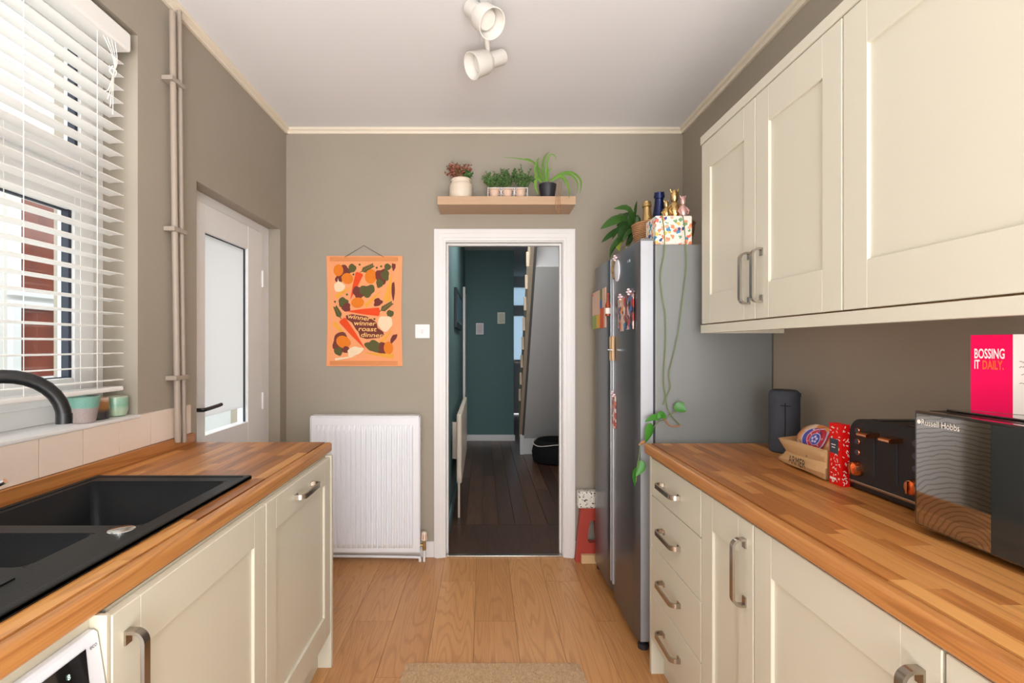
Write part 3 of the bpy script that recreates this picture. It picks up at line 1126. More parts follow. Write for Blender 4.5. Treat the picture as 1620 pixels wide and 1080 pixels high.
MB().box(-.672, -.657, .245, .8375, .8485, .871).build('infill_strip', M['carcass'], wm)
b = MB()
Mx = Matrix(((0, 0, 1), (1, 0, 0), (0, 1, 0)))
b.lathe([(.16, 0), (.19, .0), (.19, .02), (.165, .032), (.15, .02), (.13, .012), (.01, .03)], 32, 0, (XM + .001, .54, .42), Mx)
b.build('porthole_door', M['steel'], wm)

# worktop left: core, oak staves, rounded front edge
def worktop(name, label, xa, xb, y0, y1, zt, front_sgn, hole=None, seed=1, edge=0.032):
    rnd = random.Random(seed)
    t = thing(name, label, 'worktop', ((xa + xb) / 2, (y0 + y1) / 2, zt - .04))
    core = MB()
    def rects(x0, x1, ya, yb):
        if not hole:
            return [(x0, x1, ya, yb)]
        hx0, hx1, hy0, hy1 = hole
        if x1 <= hx0 or x0 >= hx1 or yb <= hy0 or ya >= hy1:
            return [(x0, x1, ya, yb)]
        out = []
        if ya < hy0:
            out.append((x0, x1, ya, hy0))
        if yb > hy1:
            out.append((x0, x1, hy1, yb))
        m0, m1 = max(ya, hy0), min(yb, hy1)
        if x0 < hx0:
            out.append((x0, hx0, m0, m1))
        if x1 > hx1:
            out.append((hx1, x1, m0, m1))
        return out
    sx0, sx1 = (xa, xb - edge) if front_sgn > 0 else (xa + edge, xb)
    for r in rects(sx0, sx1, y0, y1 - .02):
        core.box(r[0], r[1], r[2], r[3], zt - .04, zt - .006)
    core.build('core', M['topedge'], t)
    # front edge: rounded nosing
    R = .012
    ex0, ex1 = (xb - edge, xb) if front_sgn > 0 else (xa, xa + edge)
    def nose(x0, x1, ya, yb, bevy):
        b_ = MB()
        b_.box(x0, x1, ya, yb, zt - .04, zt - .0002, bev=.009, seg=3)
        return b_
    nose(ex0, ex1, y0, y1, 0).build('front_edge', M['topedge'], t)
    unit = None
    rows = 16
    wdt = (sx1 - sx0) / rows
    for i in range(rows):
        x0 = sx0 + i * wdt
        y = y0 - rnd.uniform(0, .3)
        while y < y1 - .004:
            L_ = rnd.uniform(.22, .46)
            a, c = max(y, y0), min(y + L_, y1 - .003)
            if c - a > .01:
                for r in rects(x0, x0 + wdt, a, c):
                    if r[1] - r[0] < .004 or r[3] - r[2] < .004:
                        continue
                    lc = ((r[0] + r[1]) / 2 - t.location.x, (r[2] + r[3]) / 2 - t.location.y, .04)
                    sc = (r[1] - r[0] - .0003, r[3] - r[2] - .0003, 1)
                    if unit is None:
                        unit = MB().box(-.5, .5, -.5, .5, -.006, 0).build('stave', M['top'], t, local=True, smooth=False)
                        o = unit
                    else:
                        o = dup(unit, t)
                    o.location, o.scale = lc, sc
            y += L_
    return t


SX0, SX1, SY0, SY1 = -1.185, -0.711, .56, 1.545
wtl = worktop('worktop', 'oak block worktop holding the black sink', XL + .001, -.64, .22, 2.137, ZT_L, 1, (SX0 + .012, SX1 - .012, SY0 + .012, SY1 - .012), 3)
MB().box(XL + .001, XL + .02, .22, 2.12, ZT_L, .954, bev=.002).build('upstand', M['topedge'], wtl)

# sink
sk = thing('kitchen_sink', 'black composite one and a half bowl sink set in the oak worktop', 'sink', (-.95, 1.05, ZT_L))
bowls = [(-1.15, -.757, 1.117, 1.485, .19), (-1.1, -.826, .905, 1.072, .13)]
xs = sorted({SX0, SX1, *[v for q in bowls for v in q[:2]]})
ys = sorted({SY0, SY1, *[v for q in bowls for v in q[2:4]]})
b = MB()
ZS = ZT_L + .009
for i in range(len(xs) - 1):
    for j in range(len(ys) - 1):
        cx, cy = (xs[i] + xs[i + 1]) / 2, (ys[j] + ys[j + 1]) / 2
        if any(q[0] < cx < q[1] and q[2] < cy < q[3] for q in bowls):
            continue
        b.box(xs[i], xs[i + 1], ys[j], ys[j + 1], ZT_L + .0003, ZS)
# raised outer lip
for r in ((SX0 + .016, SX1 - .016, SY1 - .018, SY1 - .0005), (SX0 + .016, SX1 - .016, SY0 + .0005, SY0 + .018), (SX0, SX0 + .018, SY0, SY1), (SX1 - .018, SX1, SY0, SY1)):
    b.box(r[0], r[1], r[2], r[3], ZT_L + .0003, ZS + .003 - (.0004 if r[0] > SX0 + .01 and r[1] < SX1 - .01 else 0), bev=.003)
# drainer grooves
for k in range(5):
    x = -1.1 + k * .07
    b.box(x, x + .02, .6, .86, ZS - .001, ZS + .003, bev=.001)
b.build('rim', M['sink'], sk)
for q in bowls:
    x0, x1, y0, y1, dp = q
    b = MB()
    ti = .02
    zb = ZS - dp
    top = [(x0, y0), (x1, y0), (x1, y1), (x0, y1)]
    bot = [(x0 + ti, y0 + ti), (x1 - ti, y0 + ti), (x1 - ti, y1 - ti), (x0 + ti, y1 - ti)]
    bm = bmesh.new()
    tv = [bm.verts.new((p[0], p[1], ZS)) for p in top]
    bv = [bm.verts.new((p[0], p[1], zb)) for p in bot]
    for i in range(4):
        bm.faces.new((tv[i], tv[(i + 1) % 4], bv[(i + 1) % 4], bv[i]))
    bm.faces.new(bv)
    ee = [e for e in bm.edges if not e.is_boundary]
    bmesh.ops.bevel(bm, geom=ee, offset=.02, segments=3, profile=.5, affect='EDGES')
    b.from_bm(bm)
    o = b.build('bowl', M['sink'], sk, ang=60)
    md = o.modifiers.new('shell', 'SOLIDIFY')
    md.thickness = .006
    md.offset = 1
    MB().lathe([(.04, 0), (.04, .004), (.03, .005), (.012, .002)], 20, 0, ((x0 + x1) / 2, (y0 + y1) / 2, zb + .001)).build('drain', M['chrome'], o)
MB().lathe([(.026, 0), (.026, .002), (.024, .0035), (.004, .004)], 24, 0, (-.782, 1.087, ZS)).build('overflow_cap', M['chrome'], sk)['label'] = 'round chrome cap'

# tap
tp = thing('kitchen_tap', 'matte black swan neck tap standing behind the sink bowls', 'tap', (-1.13, 1.03, ZS))
A = Vector((-1.135, 1.03, 0))
B_ = Vector((-1.0, 1.2, 0))
b = MB()
b.lathe([(.028, 0), (.028, .006), (.02, .012), (.019, .12), (.015, .125)], 20, 0, (A.x, A.y, ZS + .0006))
zc, R_ = 1.147, (B_ - A).length / 2
mid = (A + B_) / 2
dirv = (B_ - A).normalized()
pts = [Vector((A.x, A.y, ZS + .1))]
for i in range(17):
    a = PI - PI * i / 16
    q = mid + dirv * R_ * math.cos(a)
    pts.append(Vector((q.x, q.y, zc + math.sin(a) * .105)))
b.tube(pts, .0155, 14)
b.build('spout', M['black'], tp)
MB().tube([pts[-1] + Vector((0, 0, .012)), pts[-1] + Vector((0, 0, -.012))], .0165, 14).build('aerator', M['black'], tp)
MB().tube([(A.x + .02, A.y + .0, 1.0), (A.x + .1, A.y + .01, 1.02), (A.x + .137, A.y + .02, 1.038)], [.008, .007, .006], 10).build('lever', M['chrome'], tp)['label'] = 'chrome lever'

# ---------------------------------------------------------------- blind
bl = thing('venetian_blind', 'white venetian blind lowered over the sink window', 'blind', (-1.27, 1.2, 1.17))
YE = 1.742
b = MB().box(-1.30, -1.222, .4, 1.748, 2.337, 2.402, bev=.008, seg=3)
b.build('valance', M['blind'], bl)
def slat_mb():
    b = MB()
    n = 6
    vs = []
    for y in (-.67, .67):
        for i in range(n + 1):
            x = -.025 + .05 * i / n
            z = .0022 * (1 - (x / .025) ** 2)
            vs.append((x, y, z))
        for i in range(n, -1, -1):
            x = -.025 + .05 * i / n
            z = .0022 * (1 - (x / .025) ** 2) - .0026
            vs.append((x, y, z))
    k = 2 * (n + 1)
    fs = [tuple(range(k)), tuple(range(k, 2 * k))] + [(i, (i + 1) % k, k + (i + 1) % k, k + i) for i in range(k)]
    return b.add(vs, fs)
u = None
zs = [2.296 - .0455 * i for i in range(25)]
for z in zs:
    if u is None:
        u = slat_mb().build('slat', M['blind'], bl, local=True)
        o = u
    else:
        o = dup(u, bl)
    o.location = (0, YE - .67 - 1.2, z - 1.17)
    o.rotation_euler = (0, math.radians(-2.5 + random.uniform(-1, 1)), 0)
MB().box(-1.295, -1.245, YE - 1.34, YE, 1.166, 1.182, bev=.004).build('bottom_rail', M['blind'], bl)
for y in (1.36, 1.62):
    for x in (-1.297, -1.243):
        MB().tube([(x, y, 1.18), (x, y, 2.34)], .0011, 5).build('ladder_cord', M['cord'], bl)
b = MB()
for k in range(4):
    dx, dy = .004 * k, .012 * k - .018
    b.tube(spline([Vector((-1.24 + dx, 1.66 + dy, 2.335)), Vector((-1.222, 1.67 + dy * .5, 2.27)), Vector((-1.23, 1.675, 2.23)), Vector((-1.235 + dx, 1.66 - dy, 2.16)), Vector((-1.232, 1.655 - dy, 2.09 + .02 * k))], 16), .0013, 5)
b.tube(spline([Vector((-1.236, 1.66, 2.245)), Vector((-1.222, 1.675, 2.235)), Vector((-1.236, 1.685, 2.225)), Vector((-1.24, 1.67, 2.235)), Vector((-1.226, 1.665, 2.248))], 16), .0022, 5)
b.build('pull_cord', M['cord'], bl)

# pots on the sill
def pot(name, label, loc, prof, material, cat='pot', inner=.008, n=28, group=None):
    t = thing(name, label, cat, loc, group)
    h = prof[-1][1]
    full = prof + [(max(.004, prof[-1][0] - .003), h + .0015)] + [(max(.003, r - .006), z) for r, z in reversed(prof) if z > inner] + [(.002, inner)]
    MB().lathe(full, n).build('pot_body', material, t, local=True)
    return t
pot('ceramic_pot', 'ceramic pot with turquoise rim and speckled grey base on the sill', (-1.272, 1.60, WZ0), [(.029, 0), (.032, .002), (.045, .083)],
    glaze('turquoise_speckle', [(176, 160, 156), (184, 168, 164), (132, 190, 174), (142, 196, 180), (160, 176, 158)], [0, .052, .058, .085, .095], .4, .35), group='pots on the window sill')
t = pot('candle_pot', 'bronze and black candle pot between the turquoise and green pots', (-1.283, 1.672, WZ0), [(.03, 0), (.034, .003), (.035, .012), (.0335, .045), (.031, .072)],
    glaze('bronze_lustre', [(44, 42, 48), (60, 56, 58), (150, 104, 60), (168, 118, 72), (226, 196, 176)], [0, .03, .044, .064, .076], .22, .2), group='pots on the window sill')
MB().lathe([(.026, .0), (.026, .052), (.004, .052)], 24).build('candle', M['stoneware'], t, local=True)
pot('ceramic_pot', 'rounded pale green glazed pot nearest the window corner', (-1.275, 1.748, WZ0), [(.022, 0), (.030, .004), (.0345, .02), (.035, .045), (.0335, .068)],
    glaze('celadon', [(170, 190, 160), (176, 196, 168), (140, 184, 160), (160, 196, 172), (220, 210, 190)], [0, .03, .045, .07, .078], .25, .15), group='pots on the window sill')

# heating pipes
hpz = thing('heating_pipes', 'pair of taupe painted pipes running up the wall beside the window', 'pipe', (-1.2, 2.0, ZT_L))
def pipe_pt(px, py):
    return PX(px, py, -1.203)
for pxa, pxb, r in ((272.5, 281.5, .0115), (283.5, 291.5, .009)):
    MB().tube([pipe_pt(pxb, 699), pipe_pt((pxa + pxb) / 2 - .5, 365), pipe_pt(pxa, 18)], r, 12).build('pipe', M['pipe'], hpz)
for py, c in ((131, 278), (365, 281), (597, 284)):
    q = pipe_pt(c, py)
    b = MB().box(XL + .001, -1.188, q.y - .045, q.y + .04, q.z - .009, q.z + .009, bev=.003)
    b.build('pipe_clip', M['pipe'], hpz)

# ---------------------------------------------------------------- right run
XFR = 0.678
ZT_R = 0.92
du = thing('drawer_unit', 'cream base unit of four stacked drawers next to the fridge', 'drawer unit', (.95, 1.8, .0))
carcass(MB(), XFR + .022, XR - .03, 1.562, 2.02, .14, .872).build('body', M['carcass'], du, smooth=False)
MB().box(XFR, XR - .02, 2.023, 2.044, 0, .874, bev=.001).build('end_panel', M['cream'], du)
zz = [.872, .722, .523, .330, .145]
for i in range(4):
    b = MB().box(XFR, XFR + .02, 1.565, 2.021, zz[i + 1] + .0015, zz[i] - .0015, bev=.002)
    d = b.build('drawer', M['cream'], du, smooth=False)
    handle(d, (XFR, 1.81, (zz[i] + zz[i + 1]) / 2), -1, True)
def base_cab(label, y0, y1, hy):
    t = thing('base_cabinet', label, 'cabinet', (.95, (y0 + y1) / 2, .14), 'cream base cabinets under the oak worktop opposite the sink')
    carcass(MB(), XFR + .022, XR - .03, y0, y1, .14, .872).build('body', M['carcass'], t, smooth=False)
    d = shaker(MB(), XFR, .02, y0 + .001, y1 - .001, .145, .872, .075, .1, -1).build('door', M['cream'], t, smooth=False)
    handle(d, (XFR, hy, .735), -1)
    return t
base_cab('narrow cream base cabinet with one panelled door beside the drawers', 1.259, 1.561, 1.3)
base_cab('wide cream base cabinet with one panelled door below the microwave', .74, 1.258, .777)
base_cab('cream base cabinet at the near end of the microwave run', .26, .739, .70)
tag(MB().box(XFR + .05, XFR + .068, .26, 2.02, 0, .137).build('plinth', M['cream']), 'cream kickboard under the drawers and base cabinets', 'plinth')
worktop('worktop', 'oak block worktop holding the toaster and microwave', .662, XR - .001, .2, 2.07, ZT_R, -1, None, 11)

# wall cabinets
XU = 0.90
ZU0, ZU1 = 1.408, 2.145
wc = thing('wall_cabinet', 'cream double door wall cabinet with paired handles near the fridge', 'cabinet', (1.07, 1.66, ZU0), 'cream wall cabinets')
MB().box(XU + .022, XR - .001, 1.26, 2.068, ZU0 + .002, ZU1).build('body', M['cream'], wc)
MB().box(XU + .022, XR - .004, 1.262, 2.062, ZU0 - .012, ZU0 + .0015).build('underside_panel', mat('beech_board', (212, 160, 104), .5, var=.08, stretch=(10, 1, 1)), wc)
d = shaker(MB(), XU, .02, 1.66, 2.068, ZU0, ZU1, .075, .115, -1).build('door', M['cream'], wc, smooth=False)
handle(d, (XU, 1.698, 1.548), -1)
d = shaker(MB(), XU, .02, 1.259, 1.659, ZU0, ZU1, .075, .115, -1).build('door', M['cream'], wc, smooth=False)
handle(d, (XU, 1.622, 1.548), -1)
wc2 = thing('wall_cabinet', 'wide cream wall cabinet with one large panelled door above the microwave', 'cabinet', (1.07, .8, ZU0), 'cream wall cabinets')
MB().box(XU + .022, XR - .001, .36, 1.257, ZU0 + .002, ZU1).build('body', M['cream'], wc2)
MB().box(XU + .022, XR - .004, .362, 1.255, ZU0 - .012, ZU0 + .0015).build('underside_panel', bpy.data.materials['beech_board'], wc2)
shaker(MB(), XU, .02, .36, 1.257, ZU0, ZU1, .08, .115, -1).build('door', M['cream'], wc2, smooth=False)
tag(MB().box(XU - .004, XR - .002, .36, 2.073, ZU1 + .001, ZU1 + .034, bev=.002).build('cornice', M['cream']), 'cream cornice board capping the wall cabinets', 'cornice')
b = MB().box(XU - .002, XU + .018, .36, 2.072, ZU0 - .036, ZU0 - .003, bev=.001).box(XU + .018, XR - .02, 2.055, 2.072, ZU0 - .036, ZU0 - .013, bev=.001)
tag(b.build('light_rail', M['cream']), 'cream light rail along the bottom of the wall cabinets', 'pelmet')

# ---------------------------------------------------------------- fridge
fr = thing('american_fridge', 'grey steel side by side fridge freezer standing against the far wall', 'fridge', (.95, 2.6, 0))
FY0, FY1, FYM = 2.165, 3.035, 2.60
FX = .664
MB().box(.742, XR - .004, FY0, FY1, .03, 1.758, bev=.006).build('body', M['fridgeside'], fr)
def fdoor(y0, y1, hinge_y):
    b = MB()
    n = 10
    poly = []
    for i in range(n + 1):
        y = y0 + (y1 - y0) * i / n
        s = (i / n - .5) * 2
        poly.append((FX + .016 * abs(s) ** 8 * .8 + .003 * s * s, y))
    poly += [(.734, y1), (.734, y0)]
    b.prism(poly, lambda u_, v_, w_: Vector((u_, v_, w_)), .045, 1.774)
    d = b.build('door', M['fridge'], fr, ang=30)
    # pale return on the ends of the door leaf
    MB().box(FX + .016, .733, y0 - .0015, y0, .046, 1.773).build('door_edge', M['fridgeedge'], d)
    return d
d1 = fdoor(FY0 + .0015, FYM - .006, 0)
d2 = fdoor(FYM + .006, FY1, 0)
for d, ya, yb in ((d1, FYM - .03, FYM - .012), (d2, FYM + .012, FYM + .026)):
    MB().box(FX + .0, FX + .012, ya, yb, .1, 1.77, bev=.003).build('grip', M['fridgeedge'], d)['label'] = 'bright vertical grip strip'
MB().box(.735, .742, FY0 + .01, FY1 - .01, .06, 1.75).build('gasket', M['gasket'], fr)
for y in (FY0 + .03, FY1 - .07):
    MB().box(.69, .748, y, y + .05, 1.7745, 1.79, bev=.004).build('hinge_cap', M['fridgeside'], fr)
for (x, y) in ((.70, FY0 + .035), (.70, FY1 - .05), (1.18, FY0 + .05), (1.18, FY1 - .05)):
    MB().lathe([(.022, 0), (.022, .02), (.012, .024), (.012, .05)], 14, 0, (x, y, 0)).build('foot', M['greypot'], fr)
MB().box(FX - .0005, FX + .002, 2.27, 2.31, 1.70, 1.712).build('badge', M['fridgeedge'], d1)

# magnets and papers on the fridge doors
XG = FX - .0005
def blossom(b, y, z, m=0, x=XG - .006):
    for dy, dz in ((0, .0), (.02, .012), (-.02, .01), (.006, .022)):
        b.lathe([(.001, -.005), (.006, -.003), (.0075, 0), (.006, .004), (.001, .006)], 8, m, (x, y + dy, z + dz))
def magnet(name, label, y0, y1, z0, z1, cat, mats, blos=True, draw=None):
    t = thing(name, label, cat, (XG, (y0 + y1) / 2, z0), None)
    b = MB()
    b.box(XG - .003, XG, y0, y1, z0, z1)
    b.build('sheet', mats, t, smooth=False)
    if draw:
        draw(t)
    if blos:
        b = MB()
        blossom(b, (y0 + y1) / 2, z1 - .004)
        b.build('magnet', M['pinkwhite'], t)
    return t
photo1 = spots('warm_photo_collage', (214, 180, 160), [(190, 70, 60), (230, 200, 180), (70, 90, 130), (240, 150, 60), (60, 130, 180), (110, 60, 50)], 36, .6, .3)
photo2 = spots('dark_photo_collage', (150, 80, 74), [(196, 52, 56), (40, 30, 40), (220, 190, 180), (60, 120, 190), (230, 220, 210), (90, 40, 50)], 40, .6, .3)
photo3 = spots('red_photo', (236, 226, 218), [(190, 60, 50), (220, 120, 90), (150, 50, 44)], 30, .55, .3)
magnet('photo_strip', 'colourful photo strip under a blossom magnet, nearer the fridge door gap', 2.35, 2.455, 1.39, 1.546, 'photo', photo1)
magnet('photo_strip', 'dark red and blue photo strip under a blossom magnet, nearer the worktop', 2.21, 2.318, 1.395, 1.556, 'photo', photo2)
magnet('photo_print', 'small red photo print hanging low on the fridge under a magnet', 2.505, 2.575, .905, 1.07, 'photo', photo3)
t = thing('planner_pad', 'colour block planner sheet stuck to the far fridge door', 'planner', (XG, 2.87, 1.42))
MB().box(XG - .004, XG, 2.70, 3.03, 1.42, 1.636).build('sheet', mat('blush_paper', (226, 190, 168), .6), t)
cols = [('sage', (150, 170, 90)), ('ochre', (226, 176, 60)), ('olive', (126, 140, 70)), ('cobalt', (70, 104, 180)), ('vermilion', (226, 92, 40)), ('coral', (232, 130, 90))]
cm = [mat('print_' + n_, c_, .6) for n_, c_ in cols]
b = MB()
def pq(y0, y1, z0, z1, m_):
    MB().box(XG - .0046, XG - .0041, y0, y1, z0, z1).build('printed_block', cm[m_], t, smooth=False)
pq(2.92, 3.03, 1.42, 1.50, 0)
pq(2.835, 2.92, 1.42, 1.50, 1)
pq(2.78, 2.83, 1.575, 1.636, 2)
pq(2.78, 2.83, 1.53, 1.575, 3)
pq(2.74, 2.83, 1.42, 1.53, 4)
pq(2.99, 3.03, 1.615, 1.63, 5)
t = thing('bottle_magnet', 'little amber bottle magnet on the fridge door gap', 'magnet', (XG - .012, 2.62, 1.475))
MB().lathe([(.012, 0), (.0135, .004), (.0135, .06), (.006, .08), (.0055, .112), (.007, .113), (.007, .12)], 12).build('bottle', mat('amber_glass', (156, 66, 34), .2), t, local=True)
MB().lathe([(.0138, .012), (.0138, .042)], 12, caps=False).build('bottle_label', M['offwhite'], t, local=True)
t = thing('oval_magnet', 'pearly oval magnet topped with white blossoms high on the fridge', 'magnet', (XG, 2.48, 1.64))
b = MB().lathe([(.055, 0), (.052, .006), (.03, .01), (.002, .011)], 20, 0, (XG, 2.475, 1.69), Matrix(((0, 0, -1), (.8, 0, 0), (0, 1, 0))))
b.build('disc', mat('pearl', (226, 228, 236), .3), t)
b = MB()
blossom(b, 2.50, 1.745)
b.build('blossom', M['pinkwhite'], t)
b = MB().tube(spline([Vector((XG - .012, 2.50, 1.745)), Vector((XG - .013, 2.53, 1.70)), Vector((XG - .013, 2.50, 1.655))], 10), .005, 6)
b.build('sprig', M['gold'], t)
t = thing('wooden_peg', 'pale wooden peg magnet clipped by the fridge door grip', 'peg', (XG, 2.56, 1.245))
MB().box(XG - .012, XG, 2.535, 2.56, 1.245, 1.368, bev=.002).box(XG - .012, XG, 2.575, 2.592, 1.245, 1.368, bev=.002).build('peg_half', M['palewood'], t)
MB().tube([(XG - .014, 2.53, 1.3), (XG - .014, 2.60, 1.3)], .004, 8).build('spring', M['chrome'], t)

# ---------------------------------------------------------------- things on top of the fridge
ZF = 1.7582
# peace lily
def leaf_part(pts, Y, wpx, parent, material, tilt=.3, dY=0, fold=.15, prof=None, name='leaf'):
    n = len(pts)
    p3 = [P(px, py, Y + dY * i / (n - 1)) for i, (px, py) in enumerate(pts)]
    return MB().leaf(p3, wpx * Y / F, tilt=tilt, fold=fold, prof=prof).build(name, material, parent)
pl = thing('peace_lily', 'leafy green peace lily in a pot on top of the fridge', 'plant', (.84, 2.74, ZF))
MB().lathe([(.045, 0), (.05, .003), (.06, .095), (.062, .1), (.056, .1), (.052, .085), (.003, .085)], 20).build('pot_body', M['stoneware'], pl, local=True)
MB().lathe([(.0535, .086), (.003, .088)], 16).build('soil', M['soil'], pl, local=True)
def c6(x, y):
    return (930 + x / 6, 290 + y / 6)
for pts, wp, mm, tl_, dy in (
    ([(450, 470), (440, 330), (380, 225), (245, 240)], 13, 'leafdark', .5, -.1),
    ([(450, 470), (360, 330), (250, 345), (120, 432)], 15, 'leafdark', .3, -.1),
    ([(450, 470), (380, 360), (310, 320), (215, 375)], 12, 'leafdark', -.4, .05),
    ([(450, 480), (340, 420), (220, 480), (128, 562)], 9.5, 'leafdark', .3, -.06),
    ([(450, 470), (440, 340), (455, 250), (466, 165)], 7, 'leafdark', .5, .05),
    ([(450, 470), (420, 400), (420, 320), (450, 255)], 14, 'leafdark', .2, -.05),
    ([(455, 490), (370, 460), (270, 560), (205, 645)], 9, 'leafdark', .3, -.14),
    ([(455, 490), (350, 500), (290, 580), (300, 645)], 8, 'leafyellow', .3, -.14),
    ([(450, 480), (370, 390), (300, 420), (230, 530)], 8, 'leafdark', -.3, -.08),
    ([(450, 490), (300, 560), (225, 640), (210, 718)], 5, 'leafdark', .4, -.14),
    ([(455, 480), (400, 420), (330, 440), (290, 540)], 12, 'leafdark', .1, -.1),
    ([(460, 480), (470, 400), (465, 330), (480, 300)], 12, 'leafdark', -.3, -.02),
    ([(455, 490), (420, 470), (400, 530), (360, 590)], 8, 'leafdark', .2, -.1),
    ([(455, 490), (430, 440), (370, 470), (330, 560)], 9, 'leafdark', .4, -.1),
    ([(460, 480), (450, 380), (400, 300), (330, 290)], 12, 'leafdark', .3, .02),
    ([(460, 490), (400, 460), (330, 510), (270, 590)], 9, 'leafdark', -.2, -.1),
    ([(460, 490), (430, 510), (390, 560), (380, 600)], 8, 'leafyellow', -.2, -.1),
    ([(455, 470), (400, 380), (340, 370), (270, 400)], 12, 'leafdark', .6, -.03),
    ([(465, 480), (480, 420), (490, 370), (486, 330)], 9, 'leafdark', .2, .05),
):
    leaf_part([c6(*q) for q in pts], 2.72, wp, pl, M[mm], tl_, dy,
              prof=lambda x: max(.04, .12 if x < .25 else math.sin(PI * min(1, (x - .2) / .8 * .97 + .02)) ** .85))
# basket with bottles
bk = thing('wicker_basket', 'woven wicker basket holding bottles on top of the fridge', 'basket', (.885, 2.47, ZF))
b = MB()
b.lathe([(.1, 0), (.125, .004), (.15, .12), (.152, .15), (.156, .156), (.15, .16), (.143, .15), (.118, .012), (.003, .012)], 32, 0, (.885, 2.47, ZF), Matrix.Diagonal((.98, .82, 1)))
b.build('weave', M['wicker'], bk)
fb = thing('floral_box', 'white box printed with orange and blue flowers at the fridge top edge', 'box', (.835, 2.24, ZF))
MB().box(.752, .912, 2.19, 2.32, ZF + .0005, 1.885, bev=.004).build('box_body', M['floral'], fb)
MB().box(.754, .91, 2.192, 2.318, 1.885, 1.887).build('lid', M['offwhite'], fb)
def bottle(name, label, base, top, rb, rn, foil, cat='bottle'):
    base, top = Vector(base), Vector(top)
    t = thing(name, label, cat, base, 'bottles in the basket on the fridge')
    ax = (top - base)
    H = ax.length
    q = Vector((0, 0, 1)).rotation_difference(ax.normalized()).to_matrix()
    MB().lathe([(rb * .9, 0), (rb, .006), (rb, H * .45), (rn * 1.25, H * .66), (rn, H * .74)], 18, 0, (0, 0, 0), q).build('glass', M['greenglass'], t, local=True)
    MB().lathe([(rn * 1.5, H * .6), (rn * 1.3, H * .68), (rn * 1.06, H * .8), (rn * 1.0, H * .89), (rn * 1.22, H * .9), (rn * 1.22, H * .93), (rn * 1.1, H * .95), (rn * 1.1, H * .99), (rn * .6, H)], 18, 0, (0, 0, 0), q).build('foil', foil, t, local=True)
    return t
bottle('champagne_bottle', 'gold foil topped bottle in the basket beside the peace lily', (.83, 2.50, ZF + .014), P(1023, 319, 2.52), .038, .0185, M['gold'])
bottle('champagne_bottle', 'navy blue foil topped bottle leaning in the basket', (.85, 2.43, ZF + .014), P(1043, 303, 2.36), .038, .0205, M['navy'])
# foil figures
def figure(name, label, foil, cx, Y, ytop, ybot, wpx):
    a, c = P(cx, ytop, Y), P(cx, ybot, Y)
    t = thing(name, label, 'ornament', c, 'foil ornaments on the floral box')
    H = a.z - c.z
    R_ = wpx * Y / F / 2
    b = MB()
    b.lathe([(R_ * .5, 0), (R_ * .9, H * .12), (R_ * .95, H * .3), (R_ * .7, H * .5), (R_ * .36, H * .6)], 12, 0, (0, 0, 0))
    b.build('body', foil, t, local=True)
    b = MB().lathe([(R_ * .2, H * .58), (R_ * .5, H * .66), (R_ * .56, H * .8), (R_ * .4, H * .95), (R_ * .1, H)], 12)
    b.build('head', foil, t, local=True)
    for s in (-1, 1):
        MB().tube([(s * R_ * .6, -R_ * .2, H * .48), (s * R_ * 1.15, -R_ * .5, H * .3), (s * R_ * .8, -R_ * .8, H * .15)], [R_ * .22, R_ * .26, R_ * .16], 8).build('arm', foil, t, local=True)
        MB().tube([(s * R_ * .4, 0, H * .9), (s * R_ * .62, 0, H * 1.02)], [R_ * .2, R_ * .1], 8).build('ear', foil, t, local=True)
    return t
ZFB = 547 - (1.887 - EYE) * F / 2.26
figure('foil_figure', 'tall gold foil figure standing on the floral box', M['gold'], 1067, 2.28, 300, 547 - (1.8875 - EYE) * F / 2.28, 22)
figure('foil_figure', 'short gold foil figure on the floral box beside the navy bottle', M['gold'], 1054, 2.245, 317, 547 - (1.8875 - EYE) * F / 2.245, 13)
figure('foil_figure', 'pink foil figure on the floral box edge', M['pink'], 1080.5, 2.235, 310, 547 - (1.8875 - EYE) * F / 2.235, 14)
# trailing pothos
tpz = thing('trailing_pothos', 'long trailing pothos vines hanging down the grey side of the fridge', 'plant', P(1062, 340, 2.2))
def stem(pts, Y, r, m_, name='stem'):
    p3 = []
    for q in pts:
        yy = q[2] if len(q) > 2 else Y
        p3.append(P(q[0], q[1], yy))
    return MB().tube(spline(p3, 40), r, 6).build(name, m_, tpz)
YS = 2.148
stem([(1046, 341, 2.24), (1047, 341, 2.178), (1049, 352, 2.17), (1051, 370, YS), (1051, 400), (1045, 435), (1048, 470), (1053, 500), (1053, 545), (1050, 600), (1053, 625), (1057, 648), (1066, 662), (1076, 672)], YS, .0022, M['stem'])
stem([(1079, 341, 2.24), (1080, 341, 2.178), (1082, 352, 2.17), (1084, 375, YS), (1086, 410), (1085, 432), (1079, 480), (1074, 520), (1066, 560), (1058, 592), (1061, 612), (1054, 628), (1049, 640)], YS, .002, M['stem'])
stem([(1076, 672), (1072, 674), (1060, 673), (1052, 664), (1047, 658)], YS, .0028, M['root'])
stem([(1050, 664), (1042, 667), (1034, 676), (1024, 695), (1014, 702, 2.12), (1012, 715, 2.12), (1009, 735, 2.12), (1006, 762, 2.12)], 2.14, .0022, M['stem'])
stem([(1052, 663), (1060, 657), (1070, 650)], YS - .01, .002, M['stem'])
heart = lambda x: max(.03, (math.sin(PI * min(1, x * .98 + .01)) ** .6) * (1.25 - .75 * x))
